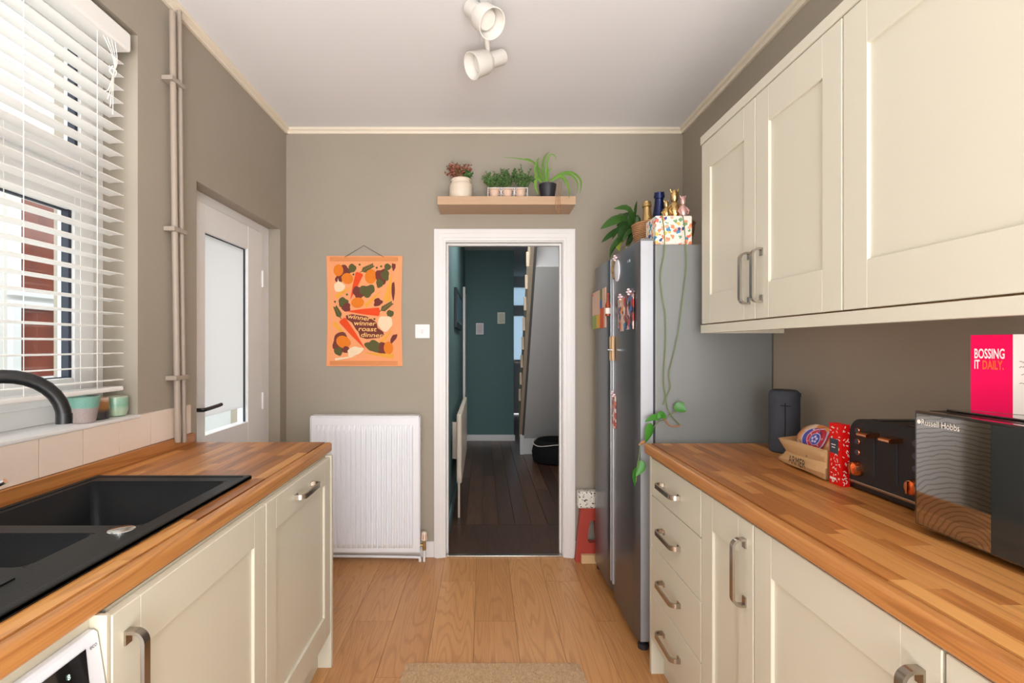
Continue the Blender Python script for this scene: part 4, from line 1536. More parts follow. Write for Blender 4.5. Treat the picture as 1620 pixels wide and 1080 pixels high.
for pts, wp, tl_ in (
    ([(1069, 650), (1073, 641), (1077, 636), (1088, 652)], 0, 0),
    ([(1070, 637), (1077, 645), (1086, 650)], 19, .2),
    ([(1054, 660), (1046, 655), (1040, 662)], 12, .4),
    ([(1046, 659), (1034, 660), (1020, 667)], 11, .3),
    ([(1030, 669), (1028, 684), (1021, 700)], 17, -.3),
    ([(1014, 728), (1014, 740), (1006, 753)], 15, .3),
    ([(1008, 738), (1004, 752), (1005, 770)], 9, -.5),
):
    if wp:
        leaf_part(pts, 2.125, wp, tpz, M['leafpothos'], tl_, -.01, prof=heart)
leaf_part([(1024, 697), (1017, 700), (1010, 704)], 2.12, 5, tpz, M['root'], .3)

# ---------------------------------------------------------------- shelf and its plants
SZ0, SZ1, SYF = 2.144, 2.193, 2.93
sh = thing('floating_shelf', 'pale wooden floating shelf above the hall doorway', 'shelf', (.138, 3.04, SZ0))
MB().box(-.265, .542, SYF, YB - .001, SZ0, SZ1, bev=.002).build('board', M['shelfwood'], sh)
def twigs(cx, cy, z0, n, h, spread, leafsz, seed, m_stem, rnd_up=.6):
    rnd = random.Random(seed)
    b = MB()
    for i in range(n):
        a = rnd.uniform(0, 2 * PI)
        sp = spread * math.sqrt(rnd.random())
        hh = h * rnd.uniform(.45, 1)
        p0 = Vector((cx, cy, z0)) + Vector((math.cos(a), math.sin(a), 0)) * .012
        p2 = Vector((cx + math.cos(a) * sp, cy + math.sin(a) * sp * .8, z0 + hh * (1 - .4 * (sp / spread) ** 2)))
        p1 = (p0 + p2) / 2 + Vector((0, 0, h * .12))
        c = spline([p0, p1, p2], 6)
        b.tube(c, .0009, 4, 1)
        for j in range(2, len(c)):
            for k in range(3):
                d = Vector((rnd.uniform(-1, 1), rnd.uniform(-1, 1), rnd.uniform(-.3, 1))).normalized()
                L_ = leafsz * rnd.uniform(.7, 1.3)
                q = c[j]
                side = d.cross(Vector((rnd.uniform(-1, 1), rnd.uniform(-1, 1), rnd.uniform(-1, 1)))).normalized() * L_ * .28
                b.add([q, q + d * L_ * .5 + side, q + d * L_, q + d * L_ * .5 - side], [(0, 1, 2, 3)], 0)
    return b
cp = thing('potted_succulent', 'cream stoneware crock with russet foliage on the shelf', 'plant', (-.132, 3.03, SZ1))
MB().lathe([(.055, 0), (.066, .004), (.069, .02), (.069, .085), (.064, .1), (.058, .106), (.058, .122), (.062, .125), (.058, .13), (.05, .126), (.05, .1), (.003, .1)], 28).build('pot_body', M['stoneware'], cp, local=True)
MB().lathe([(.05, .105), (.003, .108)], 18).build('soil', M['soil'], cp, local=True)
o = twigs(-.14, 3.02, SZ1 + .105, 30, .14, .09, .019, 5, None).build('foliage', [M['leafred'], M['root']], cp, smooth=False)
o['kind'] = 'stuff'
o = twigs(-.11, 3.02, SZ1 + .105, 16, .09, .06, .02, 6, None).build('foliage', [M['leaffine'], M['stem']], cp, smooth=False)
o['kind'] = 'stuff'
# wire rack with three pots
RX0, RX1 = .03, .262
rk = thing('wire_rack', 'white wire rack holding three herb pots on the shelf', 'rack', (.145, 3.0, SZ1))
b = MB()
for z in (.004, .056):
    b.tube([(RX0, 2.955, SZ1 + z), (RX1, 2.955, SZ1 + z), (RX1, 3.045, SZ1 + z), (RX0, 3.045, SZ1 + z), (RX0, 2.955, SZ1 + z)], .0022, 6)
for x in (RX0, RX0 + (RX1 - RX0) / 3, RX0 + 2 * (RX1 - RX0) / 3, RX1):
    for y in (2.955, 3.045):
        b.tube([(x, y, SZ1 + .001), (x, y, SZ1 + .057)], .0022, 6)
for x in (RX0 + .077, RX0 + .155):      # scroll ornaments on the front of the rack
    for s in (-1, 1):
        b.tube(spline([Vector((x + s * .012, 2.954, SZ1 + .012)), Vector((x + s * .002, 2.954, SZ1 + .03)), Vector((x + s * .012, 2.954, SZ1 + .05))], 8), .0016, 5)
b.build('wire_frame', M['white'], rk)
for i, (lab, mt, sd, hh) in enumerate((('first herb pot of the rack, beside the cream crock, with drooping green sprigs', 'leaffine', 11, .125), ('middle herb pot of the wire rack with dense dark sprigs', 'leaffine', 12, .15), ('third herb pot of the rack, beside the spider plant, with upright sprigs', 'leaffine', 13, .15))):
    x = RX0 + (RX1 - RX0) * (i + .5) / 3
    t = thing('potted_herb', lab, 'plant', (x, 3.0, SZ1), 'herb pots in the wire rack')
    MB().lathe([(.024, 0), (.026, .002), (.031, .05), (.034, .051), (.034, .064), (.03, .064), (.028, .055), (.003, .055)], 20).build('pot_body', M['terracotta'], t, local=True)
    o = twigs(x + (-.01, 0, .012)[i], 3.0, SZ1 + .056, 38, hh, .08, .014, sd, None).build('foliage', [M[mt], M['stem']], t, smooth=False)
    o['kind'] = 'stuff'
# spider plant
sp_ = thing('spider_plant', 'spider plant with arching leaves in a black pot on the shelf', 'plant', (.389, 3.02, SZ1))
MB().lathe([(.037, 0), (.039, .003), (.053, .088), (.053, .094), (.048, .094), (.046, .08), (.003, .08)], 24).build('pot_body', M['greypot'], sp_, local=True)
MB().lathe([(.047, .082), (.003, .086)], 18).build('soil', M['soil'], sp_, local=True)
def c5(x, y):
    return (680 + x / 4.153, 200 + y / 4.153)
for pts, wp, dy in (
    ([(750, 360), (700, 250), (600, 212), (470, 201)], 3.2, -.02),
    ([(745, 360), (700, 255), (650, 215), (600, 216)], 2.6, .02),
    ([(755, 360), (742, 250), (758, 195), (790, 163)], 3.2, .02),
    ([(765, 360), (768, 245), (788, 190), (815, 187), (835, 222)], 3.2, -.02),
    ([(745, 360), (715, 290), (706, 230), (722, 203)], 4.8, -.03),
    ([(735, 365), (700, 330), (692, 390), (712, 448)], 6, -.05),
    ([(730, 365), (694, 300), (700, 250), (712, 215)], 5, -.05),
    ([(790, 360), (860, 310), (930, 300), (985, 340), (995, 390), (985, 445)], 4.8, -.08),
    ([(790, 360), (870, 315), (930, 320), (970, 370), (966, 440)], 4.2, -.06),
    ([(790, 360), (860, 322), (900, 365), (915, 420), (916, 470)], 4.6, -.12),
    ([(760, 360), (745, 300), (722, 265)], 3, -.02),
    ([(775, 360), (785, 290), (812, 276)], 2.4, -.03),
    ([(770, 360), (775, 290), (765, 240)], 3, 0),
    ([(800, 360), (850, 335), (880, 350), (890, 400)], 2.2, -.06),
):
    leaf_part([c5(*q) for q in pts], 3.01, wp, sp_, M['leafspider'], random.uniform(-.5, .5), dy, prof=lambda x: max(.06, (1 - x ** 3) * min(1, .5 + x * 3)))
for dx in (0, 4, 7.5):
    p3 = [P(881 + dx, 288, 2.98), P(880 + dx, 298, 2.93), P(880 + dx * .8, 312, 2.905), P(879 + dx, 326, 2.905), P(883 + dx * .3, 337, 2.905)]
    MB().tube(spline(p3, 16), .0013, 5).build('aerial_root', M['root'], sp_)

# ---------------------------------------------------------------- poster
YP = YB - .004
PXa, PXb, PZa, PZb = P(517, 405, YB).x, P(637, 405, YB).x, P(517, 405, YB).z, P(517, 579, YB).z
ps = thing('fabric_wall_hanging', 'peach fabric wall hanging printed with roast dinner vegetables above the radiator', 'wall hanging', ((PXa + PXb) / 2, YB, PZb))
def pc(x, y):       # crop coordinates of the hanging -> wall
    return (PXa + (x - 90) / 588 * (PXb - PXa), PZa + (y - 122) / 856 * (PZb - PZa))
b = MB()
n = 14
vs = []
for dy_ in (-.0035, 0):
    for j in range(n + 1):
        for i in range(5):
            v_ = j / n
            bow = .006 * math.sin(PI * v_)
            x = (PXa + bow) + (PXb - PXa - 2 * bow) * i / 4
            vs.append((x, YP + dy_ + .0006 * math.sin(v_ * 22), PZa + (PZb - PZa) * v_))
fs = []
K = 5 * (n + 1)
for j in range(n):
    for i in range(4):
        a = j * 5 + i
        fs.append((a, a + 1, a + 6, a + 5))
        fs.append((K + a, K + a + 5, K + a + 6, K + a + 1))
b.add(vs, fs)
b.build('cloth', mat('peach_cotton', (246, 164, 112), .85, var=.03, bump=.2, bscale=300), ps)
for y in (147, 952):
    x0, z0 = pc(118, y - 14)
    x1, z1 = pc(642, y + 14)
    MB().box(x0, x1, YP - .010, YP - .004, z1, z0, bev=.001).build('batten', mat('light_batten', (222, 140, 80), .6, var=.06, stretch=(1, 8, 8)) if y == 147 else bpy.data.materials['light_batten'], ps)
pa = [pc(182, 162), pc(380, 42), pc(582, 160)]
MB().tube([Vector((q[0], YP - .006, q[1])) for q in pa], .0013, 5).build('hanging_cord', M['ink'], ps)
art = MB()
acol = [('carrot', (236, 76, 24)), ('orange', (232, 126, 28)), ('amber', (240, 168, 62)), ('maroon', (118, 54, 46)), ('leafgreen', (92, 88, 46)), ('cream', (244, 216, 180)), ('letter', (250, 196, 120))]
amats = [mat('artwork_' + n_, c_, .85, var=.06, vscale=60) for n_, c_ in acol]
layer = [0]
def apoly(pts, m_):
    layer[0] += 1
    yy = YP - .0048 - layer[0] * .00002
    art.add([Vector((pc(x, y)[0], yy, pc(x, y)[1])) for x, y in pts], [tuple(range(len(pts)))], m_)
def aell(cx, cy, rx, ry, m_, rot=0, wob=0, seed=0):
    rnd = random.Random(seed)
    ph = rnd.uniform(0, 6)
    pts = []
    for i in range(24):
        a = 2 * PI * i / 24
        r = 1 + wob * math.sin(3 * a + ph) + wob * .6 * math.sin(5 * a + ph * 2)
        x, y = rx * r * math.cos(a), ry * r * math.sin(a)
        pts.append((cx + x * math.cos(rot) - y * math.sin(rot), cy + x * math.sin(rot) + y * math.cos(rot)))
    apoly(pts, m_)
def acarrot(x0, y0, x1, y1, w0, m_=0):      # thick end -> tip
    dx, dy = x1 - x0, y1 - y0
    L_ = math.hypot(dx, dy)
    nx, ny = -dy / L_, dx / L_
    apoly([(x0 + nx * w0, y0 + ny * w0), (x0 - nx * w0, y0 - ny * w0), (x0 + dx * .5 - nx * w0 * .62, y0 + dy * .5 - ny * w0 * .62), (x1, y1), (x0 + dx * .5 + nx * w0 * .62, y0 + dy * .5 + ny * w0 * .62), (x0 + nx * w0, y0 + ny * w0), (x0 + nx * w0 * .7 - dx / L_ * w0 * .3, y0 + ny * w0 * .7 - dy / L_ * w0 * .3), (x0 - nx * w0 * .7 - dx / L_ * w0 * .3, y0 - ny * w0 * .7 - dy / L_ * w0 * .3)][1:], m_)
def asprig(x0, y0, x1, y1, m_=4):
    dx, dy = x1 - x0, y1 - y0
    L_ = math.hypot(dx, dy)
    ux, uy = dx / L_, dy / L_
    apoly([(x0 - uy * 3, y0 + ux * 3), (x0 + uy * 3, y0 - ux * 3), (x1, y1)], m_)
    for k in range(7):
        t_ = .15 + .12 * k
        for s in (-1, 1):
            ang = math.atan2(dy, dx) + s * .7
            l = 40 * (1 - t_ * .5)
            aell(x0 + dx * t_ + math.cos(ang) * l * .5, y0 + dy * t_ + math.sin(ang) * l * .5, l * .5, 5, m_, ang)
M3 = 3
aell(225, 240, 48, 46, M3, 0, .12, 1); aell(185, 300, 26, 34, M3, 0, .1, 2)
aell(183, 234, 38, 46, 1); aell(253, 298, 46, 42, 1, .5); aell(290, 218, 30, 34, 4, 0, .08, 3)
aell(190, 362, 42, 40, 5, 0, .06, 4); apoly([(172, 340), (180, 295), (192, 340)], 5)
acarrot(345, 262, 275, 462, 30); asprig(350, 250, 455, 192)
aell(434, 282, 46, 56, 1, .1); aell(520, 280, 50, 58, M3, 0, .12, 5); aell(545, 272, 32, 42, 4, 0, .12, 6); aell(502, 335, 28, 34, 4, 0, .1, 7)
aell(563, 208, 26, 26, 4, 0, .06, 8); aell(610, 206, 15, 28, M3, 0, .15, 9)
acarrot(558, 470, 598, 245, 26, 2); aell(607, 392, 13, 72, M3, 0, .08, 10)
aell(345, 405, 52, 48, M3, 0, .15, 11); aell(405, 392, 60, 46, 4, -.2, .15, 12); aell(332, 485, 50, 40, 1, -.1)
acarrot(165, 440, 285, 360, 16, 2); acarrot(395, 510, 520, 385, 16, 2)
aell(220, 482, 38, 38, 4, 0, .1, 13); aell(245, 522, 32, 36, M3, .6, .12, 14); aell(488, 482, 34, 30, M3, -.6, .15, 15)
acarrot(492, 556, 246, 552, 33); asprig(500, 555, 600, 485); aell(583, 570, 28, 28, 4, 0, .08, 16)
asprig(205, 612, 158, 515)
aell(545, 645, 56, 60, 5, 0, .08, 17); acarrot(510, 800, 608, 685, 14, 2)
acarrot(215, 622, 392, 846, 30); acarrot(152, 645, 262, 770, 18, 2)
aell(205, 790, 66, 74, M3, .2, .1, 18); aell(222, 790, 58, 46, 1, .5); aell(185, 862, 34, 32, 4, 0, .1, 19); aell(240, 850, 30, 26, M3, 0, .1, 20)
aell(310, 862, 62, 34, 5, -.3, .12, 21); acarrot(160, 925, 330, 900, 10, 5)
aell(520, 840, 46, 46, M3, 0, .1, 22); aell(450, 822, 58, 44, 4, .3, .15, 23); aell(570, 836, 36, 50, 1)
acarrot(605, 902, 372, 872, 18, 2); aell(610, 762, 18, 40, M3, .6, .1, 24)
for x, y in ((347, 190), (480, 214), (514, 204), (300, 266), (250, 422), (157, 478), (462, 612), (560, 250)):
    aell(x, y, 8, 8, 4)
apoly([(240, 585), (290, 574), (400, 592), (440, 612), (478, 640), (486, 680), (530, 712), (536, 735), (500, 758), (400, 766), (352, 752), (338, 712), (318, 690), (288, 640), (246, 612)], M3)
layer[0] += 4
for tx, x0, y0, wd in (('winner', 254, 606, 180), ('winner', 304, 660, 170), ('roast', 338, 705, 142), ('dinner', 358, 750, 172)):
    xx, zz_ = pc(x0, y0)
    wpx = wd / 588 * (PXb - PXa)
    text_mesh(tx, art, Vector((xx, YP - .0048 - (layer[0] + 4) * .00002, zz_)), (1, 0, 0), (0, 0, 1), width=wpx, height=.027 if tx != 'roast' else .024, m=6, ext=0.0004, shear=.15, rot=-.13 if tx == 'winner' and y0 == 606 else -.03, bold=.012)
art.build('printed_artwork', amats, ps, smooth=False)

# light switch
sw = thing('light_switch', 'white double light switch beside the doorway', 'light switch', (P(668, 535, YB).x, YB, P(668, 535, YB).z))
a, c = P(657, 513, YB), P(680, 535, YB)
MB().box(a.x, c.x, YB - .009, YB, c.z, a.z, bev=.003).build('plate', M['upvc'], sw)
cx, cz = (a.x + c.x) / 2, (a.z + c.z) / 2
MB().box(cx - .008, cx + .008, YB - .013, YB - .008, cz - .012, cz + .012, bev=.002).build('rocker', M['white'], sw)
for s in (-1, 1):
    MB().lathe([(.003, 0), (.003, .001)], 10, 0, (cx + s * .03, YB - .0085, cz), Matrix(((1, 0, 0), (0, 0, -1), (0, 1, 0)))).build('screw', M['steel'], sw)

# ---------------------------------------------------------------- kitchen radiator
YRD = 3.045
ra, rc = P(490, 660, YRD), P(663, 876, YRD)
rd = thing('kitchen_radiator', 'white ribbed panel radiator under the wall hanging', 'radiator', ((ra.x + rc.x) / 2, 3.09, .05))
X0, X1, Z0, Z1 = ra.x, rc.x, rc.z, ra.z
# pressed front: corrugated sheet
b = MB()
NR = 19
mx_ = .035
pitch = (X1 - X0 - 2 * mx_) / NR
xs_ = [X0 + mx_]
offs = [0]
for i in range(NR):
    x = X0 + mx_ + i * pitch
    for f_, o_ in ((.08, 0), (.26, -.015), (.74, -.015), (.92, 0), (1.0, 0)):
        xs_.append(x + f_ * pitch)
        offs.append(o_)
def row(z, k):
    return [Vector((x, YRD + .012 + o_ * k, z)) for x, o_ in zip(xs_, offs)]
rows = [row(Z0 + .03, 0), row(Z0 + .05, .6), row(Z0 + .065, 1), row(Z1 - .085, 1), row(Z1 - .07, .6), row(Z1 - .05, 0)]
nx_ = len(xs_)
vs, fs = [], []
for r in rows:
    vs += r
for j in range(len(rows) - 1):
    for i in range(nx_ - 1):
        a = j * nx_ + i
        fs.append((a, a + 1, a + nx_ + 1, a + nx_))
b.add(vs, fs)
b.box(X0, X1, YRD + .0125, YRD + .03, Z0, Z1, bev=.008, seg=3)
b.build('front_panel', M['radiator'], rd)
MB().box(X0 + .01, X1 - .01, YRD + .031, YRD + .075, Z0 + .02, Z1 - .01).build('convector', M['radiator'], rd)
MB().box(X0 + .002, X1 - .002, YRD + .008, YRD + .08, Z1 - .002, Z1 + .008, bev=.003).build('top_grille', M['radiator'], rd)
MB().box(X0 - .004, X0 + .0, YRD + .014, YRD + .08, Z0, Z1, bev=.001).box(X1, X1 + .004, YRD + .014, YRD + .08, Z0, Z1, bev=.001).build('side_cover', M['radiator'], rd)
for x in (X0 + .15, X1 - .15):
    MB().box(x, x + .03, YRD + .075, YB - .001, Z0 + .1, Z1 - .1).build('bracket', M['steel'], rd)
vx = P(671, 845, YRD + .03).x
b = MB()
b.tube([(vx, YRD + .035, 0.0), (vx, YRD + .035, .075)], .007, 10, 0)
b.build('valve_pipe', M['radiator'], rd)
b = MB()
b.tube([(vx, YRD + .035, .07), (vx, YRD + .035, .13)], .011, 12, 0)
b.tube([(vx, YRD + .035, .1), (X1 - .003, YRD + .035, .1)], .009, 10, 0)
b.build('valve_body', mat('brass', (186, 160, 110), .3, .9), rd)
b = MB().lathe([(.013, .128), (.019, .135), (.018, .17), (.013, .182), (.002, .184)], 16, 0, (vx, YRD + .035, 0))
vh = b.build('thermostat_head', M['stoneware'], rd)
b = MB()
for i in range(7):
    a = 2 * PI * i / 7
    b.tube([(vx + .0185 * math.cos(a), YRD + .035 + .0185 * math.sin(a), .14), (vx + .0175 * math.cos(a), YRD + .035 + .0175 * math.sin(a), .172)], .002, 5)
b.build('grip_rib', M['copper'], vh)
b = MB()
b.tube(spline([Vector((X0 - .05, YRD + .05, .028)), Vector((X0 + .3, YRD + .05, .026)), Vector((vx - .06, YRD + .04, .024)), Vector((vx - .03, YRD + .035, .022)), Vector((vx - .026, YRD + .035, .0))], 24), .0085, 10)
b.build('feed_pipe', M['radiator'], rd)

# ---------------------------------------------------------------- step stool
ss = thing('folding_step_stool', 'brick red folded step stool with speckled white top beside the doorway', 'stool', (.62, 3.09, 0))
def sx_(px, py):
    q = P(px, py, 3.075)
    return (q.x, q.z)
out = [sx_(919, 803), sx_(947, 803), sx_(952, 889), sx_(910.5, 889)]
hole = [sx_(930.5, 838), sx_(934, 823), sx_(941, 823), sx_(944, 858), sx_(932, 858), sx_(929.5, 855)]
bm = bmesh.new()
ov = [bm.verts.new((x, 3.07, z)) for x, z in out]
hv = [bm.verts.new((x, 3.07, z)) for x, z in hole]
ee = [bm.edges.new((ov[i], ov[(i + 1) % len(ov)])) for i in range(len(ov))] + [bm.edges.new((hv[i], hv[(i + 1) % len(hv)])) for i in range(len(hv))]
bmesh.ops.triangle_fill(bm, use_beauty=True, use_dissolve=False, edges=ee)
r_ = bmesh.ops.extrude_face_region(bm, geom=bm.faces[:])
for v in r_['geom']:
    if isinstance(v, bmesh.types.BMVert):
        v.co.y += .05
MB().from_bm(bm).build('side_panel', M['red'], ss, smooth=False)
a, c = P(914, 777, 3.07), P(948, 804, 3.07)
MB().box(a.x, c.x, 3.06, 3.125, c.z, a.z, bev=.012, seg=3).build('seat', M['terrazzo'], ss)
a, c = P(919, 876, 3.06), P(950, 889, 3.06)
MB().box(a.x, c.x, 3.042, 3.068, .001, a.z, bev=.002).build('foot_bar', M['palewood'], ss)

# ---------------------------------------------------------------- jute rug
b = MB()
RXa, RXb, RY1, RY0 = -.325, .405, 2.085, .85
rows_ = 46
n_ = 26
rnd = random.Random(4)
vs, fs = [], []
for j in range(rows_ * 2 + 1):
    y = RY1 + (RY0 - RY1) * j / (rows_ * 2)
    z = .006 if j % 2 == 0 else .012
    rr = min(1, min(j, rows_ * 2 - j) / 4)
    for i in range(n_ + 1):
        x = RXa + (RXb - RXa) * i / n_ + (.006 * rnd.uniform(-1, 1) if i in (0, n_) else 0)
        if i == 0:
            x += .02 * (1 - rr)
        if i == n_:
            x -= .02 * (1 - rr)
        vs.append((x, y, z * (.5 if i in (0, n_) or j in (0, rows_ * 2) else 1) + rnd.uniform(-.001, .001) + .001))
for j in range(rows_ * 2):
    for i in range(n_):
        a = j * (n_ + 1) + i
        fs.append((a, a + 1, a + n_ + 2, a + n_ + 1))
b.add(vs, fs)
b.box(RXa + .005, RXb - .005, RY0 + .005, RY1 - .005, .0005, .004)
tag(b.build('jute_rug', M['jute'], ang=80), 'braided natural jute rug lying on the oak floor', 'rug')

# ---------------------------------------------------------------- right worktop items
# speaker
spk = thing('portable_speaker', 'dark slate cylindrical speaker at the fridge end of the worktop', 'speaker', (1.142, 1.905, ZT_R))
MB().lathe([(.046, 0), (.051, .004), (.0525, .02), (.0525, .212), (.05, .226), (.044, .232), (.003, .232)], 32).build('fabric_body', M['speaker'], spk, local=True)
MB().lathe([(.043, .2322), (.04, .2345), (.003, .2345)], 28).build('top_cap', M['greypot'], spk, local=True)
MB().box(.046, .062, -.006, .006, .205, .222, bev=.003).build('loop', M['greypot'], spk, local=True)
b = MB()
q = Matrix.Rotation(math.radians(-125), 3, 'Z')
def onspk(a, z):
    return Vector((.0535 * math.cos(a), .0535 * math.sin(a), z))
a0 = math.radians(-118)
b.tube([onspk(a0, .06), onspk(a0, .19)], .0018, 5)
b.tube([onspk(a0 - .25, .178), onspk(a0, .178), onspk(a0 + .35, .178)], .0018, 5)
b.build('button', M['blackplastic'], spk, local=True)

# paper bag with bread
pb = thing('paper_bag', 'crumpled brown paper bag with black lettering in front of the speaker', 'bag', (1.08, 1.62, ZT_R))
rnd = random.Random(9)
def strip_surface(b, lines):
    n = len(lines[0])
    vs = [v for l in lines for v in l]
    fs = [(r * n + c, r * n + c + 1, (r + 1) * n + c + 1, (r + 1) * n + c) for r in range(len(lines) - 1) for c in range(n - 1)]
    return b.add(vs, fs)
def bagline(pts, jit=.0012):
    out = []
    for (px, py, X) in pts:
        q_ = PX(px, py, X)
        out.append(Vector((q_.x + rnd.uniform(-jit, jit), q_.y, max(ZT_R + .0015, q_.z + rnd.uniform(-jit, jit)))))
    return spline(out, 24)
front = [
    bagline([(1231, 692, 1.036), (1258, 698, 1.026), (1287, 706, 1.02), (1302, 710, 1.02), (1309, 712, 1.022)]),
    bagline([(1236, 700, 1.034), (1258, 708, 1.020), (1287, 718, 1.015), (1302, 722, 1.016), (1309, 724, 1.022)]),
    bagline([(1243, 712, 1.045), (1256, 718, 1.030), (1285, 726, 1.022), (1302, 731, 1.02), (1309, 733, 1.023)]),
    bagline([(1240, 716, 1.046), (1254, 721, 1.022), (1283, 731, 1.012), (1302, 739, 1.012), (1309, 741, 1.022)]),
    bagline([(1231, 723, 1.036), (1250, 728, 1.012), (1279, 740, 1.006), (1302, 749, 1.006), (1309, 751, 1.02)]),
    bagline([(1232, 727.5, 1.04), (1248, 733.5, 1.018), (1277, 746, 1.014), (1302, 757, 1.014), (1309, 759, 1.024)]),
]
def bl_(pts):
    return spline([Vector(p) for p in pts], 24)
y0_, y1_ = front[0][0].y, front[0][-1].y
back = [
    bl_([(1.05, y0_, ZT_R + .002), (1.10, 1.72, ZT_R + .002), (1.13, 1.62, ZT_R + .002), (1.14, 1.56, ZT_R + .002), (1.12, 1.50, ZT_R + .002)]),
    bl_([(1.16, 1.77, ZT_R + .003), (1.165, 1.72, ZT_R + .003), (1.165, 1.62, ZT_R + .003), (1.165, 1.56, ZT_R + .003), (1.16, 1.50, ZT_R + .003)]),
    bl_([(1.165, 1.765, ZT_R + .04), (1.172, 1.72, ZT_R + .05), (1.172, 1.62, ZT_R + .05), (1.17, 1.56, ZT_R + .05), (1.16, 1.50, ZT_R + .045)]),
    bl_([(1.15, 1.76, ZT_R + .092), (1.168, 1.72, ZT_R + .098), (1.17, 1.62, ZT_R + .092), (1.165, 1.56, ZT_R + .09), (1.155, 1.50, ZT_R + .085)]),
]
b = strip_surface(MB(), front + back)
o = b.build('bag_body', M['paper'], pb, ang=30)
md = o.modifiers.new('shell', 'SOLIDIFY')
md.thickness = .001
ends = [front[k][-1] for k in range(6)] + [k_[-1] for k_ in back]
MB().add(ends, [tuple(range(len(ends)))]).build('closed_end', M['paper'], pb, smooth=False)
# back lip of the mouth joining the raised tip
tipf = front[0][0]
MB().add([tipf, Vector((1.15, 1.76, ZT_R + .092)), Vector((1.165, 1.765, ZT_R + .04)), front[2][0]], [(0, 1, 2, 3)]).build('gusset', M['paper'], pb, smooth=False)
b = MB()
def onbag(px, py):
    q_ = PX(px, py, 1.0055)
    return q_
p_a, p_b = onbag(1249.5, 731), onbag(1276, 738.5)
text_mesh('ARMER', b, p_a, (0, -1, -.02), (0, 0, 1), width=abs(p_a.y - p_b.y), height=.026, ext=.004, rot=0)
text_mesh("''", b, Vector((1.003, p_b.y - .004, p_b.z + .032)), (0, -1, 0), (0, 0, 1), width=.006, height=.006, ext=.002)
b.build('lettering', M['ink'], pb, smooth=False)

br = thing('bread_loaf', 'wrapped bread loaf with red and blue bakery print in the paper bag', 'bread', (1.1, 1.56, ZT_R + .06))
b = MB()
bm = bmesh.new()
bmesh.ops.create_uvsphere(bm, u_segments=20, v_segments=12, radius=1)
for v in bm.verts:
    x, y, z = v.co
    k = 1 + .03 * math.sin(7 * x + 3 * z) + .02 * math.sin(11 * y)
    v.co = Vector((1.097 + .052 * x * k, 1.622 + .105 * y * k, ZT_R + .086 + .058 * z * k))
b.from_bm(bm)
b.build('film', M['bag'], br)
def onloaf(y, z, off=.002):
    q_ = max(.0, 1 - ((y - 1.622) / .105) ** 2 - ((z - ZT_R - .086) / .058) ** 2)
    return Vector((1.097 - .052 * math.sqrt(q_) * 1.03 - off, y, z))
b = MB()
def disc(cy, cz, r, m_, off, r2=0):
    n = 24
    vs = [onloaf(cy + r * math.cos(2 * PI * k / n), cz + r * math.sin(2 * PI * k / n), off) for k in range(n)]
    vs.append(onloaf(cy, cz, off))
    b.add(vs, [(k, (k + 1) % n, n) for k in range(n)], m_)
CY, CZ = 1.585, ZT_R + .106
disc(CY + .028, CZ - .006, .034, 2, .0024)
disc(CY + .02, CZ - .005, .036, 0, .0029)
disc(CY, CZ, .036, 1, .0034)
disc(CY, CZ, .033, 2, .0039)
disc(CY, CZ, .03, 1, .0044)
disc(CY, CZ, .0185, 2, .0049)
disc(CY, CZ, .0165, 0, .0054)
for k in range(5):
    a = 2 * PI * k / 5 + .3
    disc(CY + .008 * math.cos(a), CZ + .008 * math.sin(a), .004, 2, .0058)
for k, ch in enumerate('BAKERY'):
    a = PI * .95 + 2 * PI * k / 6.4
    pos = onloaf(CY + .024 * math.cos(a), CZ + .024 * math.sin(a), .006)
    text_mesh(ch, b, pos, (0, -1, 0), (0, 0, 1), height=.0085, m=2, ext=.0004, center=True, rot=-(a) - PI / 2 + PI)
b.build('printed_badge', [M['bluep'], M['redp'], M['lilac']], br, smooth=False)

# red box
rb = thing('sprinkle_box', 'slim scarlet box with white sprinkles and a slate label beside the toaster', 'box', (1.0287, 1.4495, ZT_R))
W_, D_, H_ = .0255, .05, .176
MB().box(-W_ / 2, W_ / 2, -D_ / 2, D_ / 2, 0, H_, bev=.0012).build('carton', M['redcard'], rb, local=True)
b = MB()
rnd = random.Random(21)
for face, n_ in (('end', 30), ('side', 52)):
    for _ in range(n_):
        u_ = rnd.uniform(-.44, .44)
        z = rnd.uniform(.006, H_ - .006)
        a = rnd.uniform(0, PI)
        l, w_ = .0034, .0011
        du_, dz_ = math.cos(a), math.sin(a)
        quad = [(l * du_ - w_ * dz_, l * dz_ + w_ * du_), (-l * du_ - w_ * dz_, -l * dz_ + w_ * du_), (-l * du_ + w_ * dz_, -l * dz_ - w_ * du_), (l * du_ + w_ * dz_, l * dz_ - w_ * du_)]
        if face == 'end':
            c_ = Vector((u_ * W_ * .8, -D_ / 2 - .0005, z))
            b.add([c_ + Vector((p, 0, q_)) for p, q_ in quad], [(0, 1, 2, 3)])
        else:
            c_ = Vector((-W_ / 2 - .0005, u_ * D_ * .9, z))
            b.add([c_ + Vector((0, p, q_)) for p, q_ in quad], [(0, 1, 2, 3)])
b.build('sprinkle_print', M['offwhite'], rb, local=True, smooth=False)
b = MB().box(-W_ / 2 - .0014, -W_ / 2 - .0003, -.013, .021, .09, .132, bev=.0004)
lb = b.build('box_label', M['slatecard'], rb, local=True)
b = MB().box(-W_ / 2 - .0018, -W_ / 2 - .0013, -.004, .014, .114, .1165).box(-W_ / 2 - .0018, -W_ / 2 - .0013, -.002, .012, .106, .1085)
b.build('label_print', M['offwhite'], lb, local=True)
b = MB().box(-W_ / 2 - .0012, -W_ / 2 - .0003, -.004, .02, .014, .02)
b.build('base_print', M['offwhite'], rb, local=True)

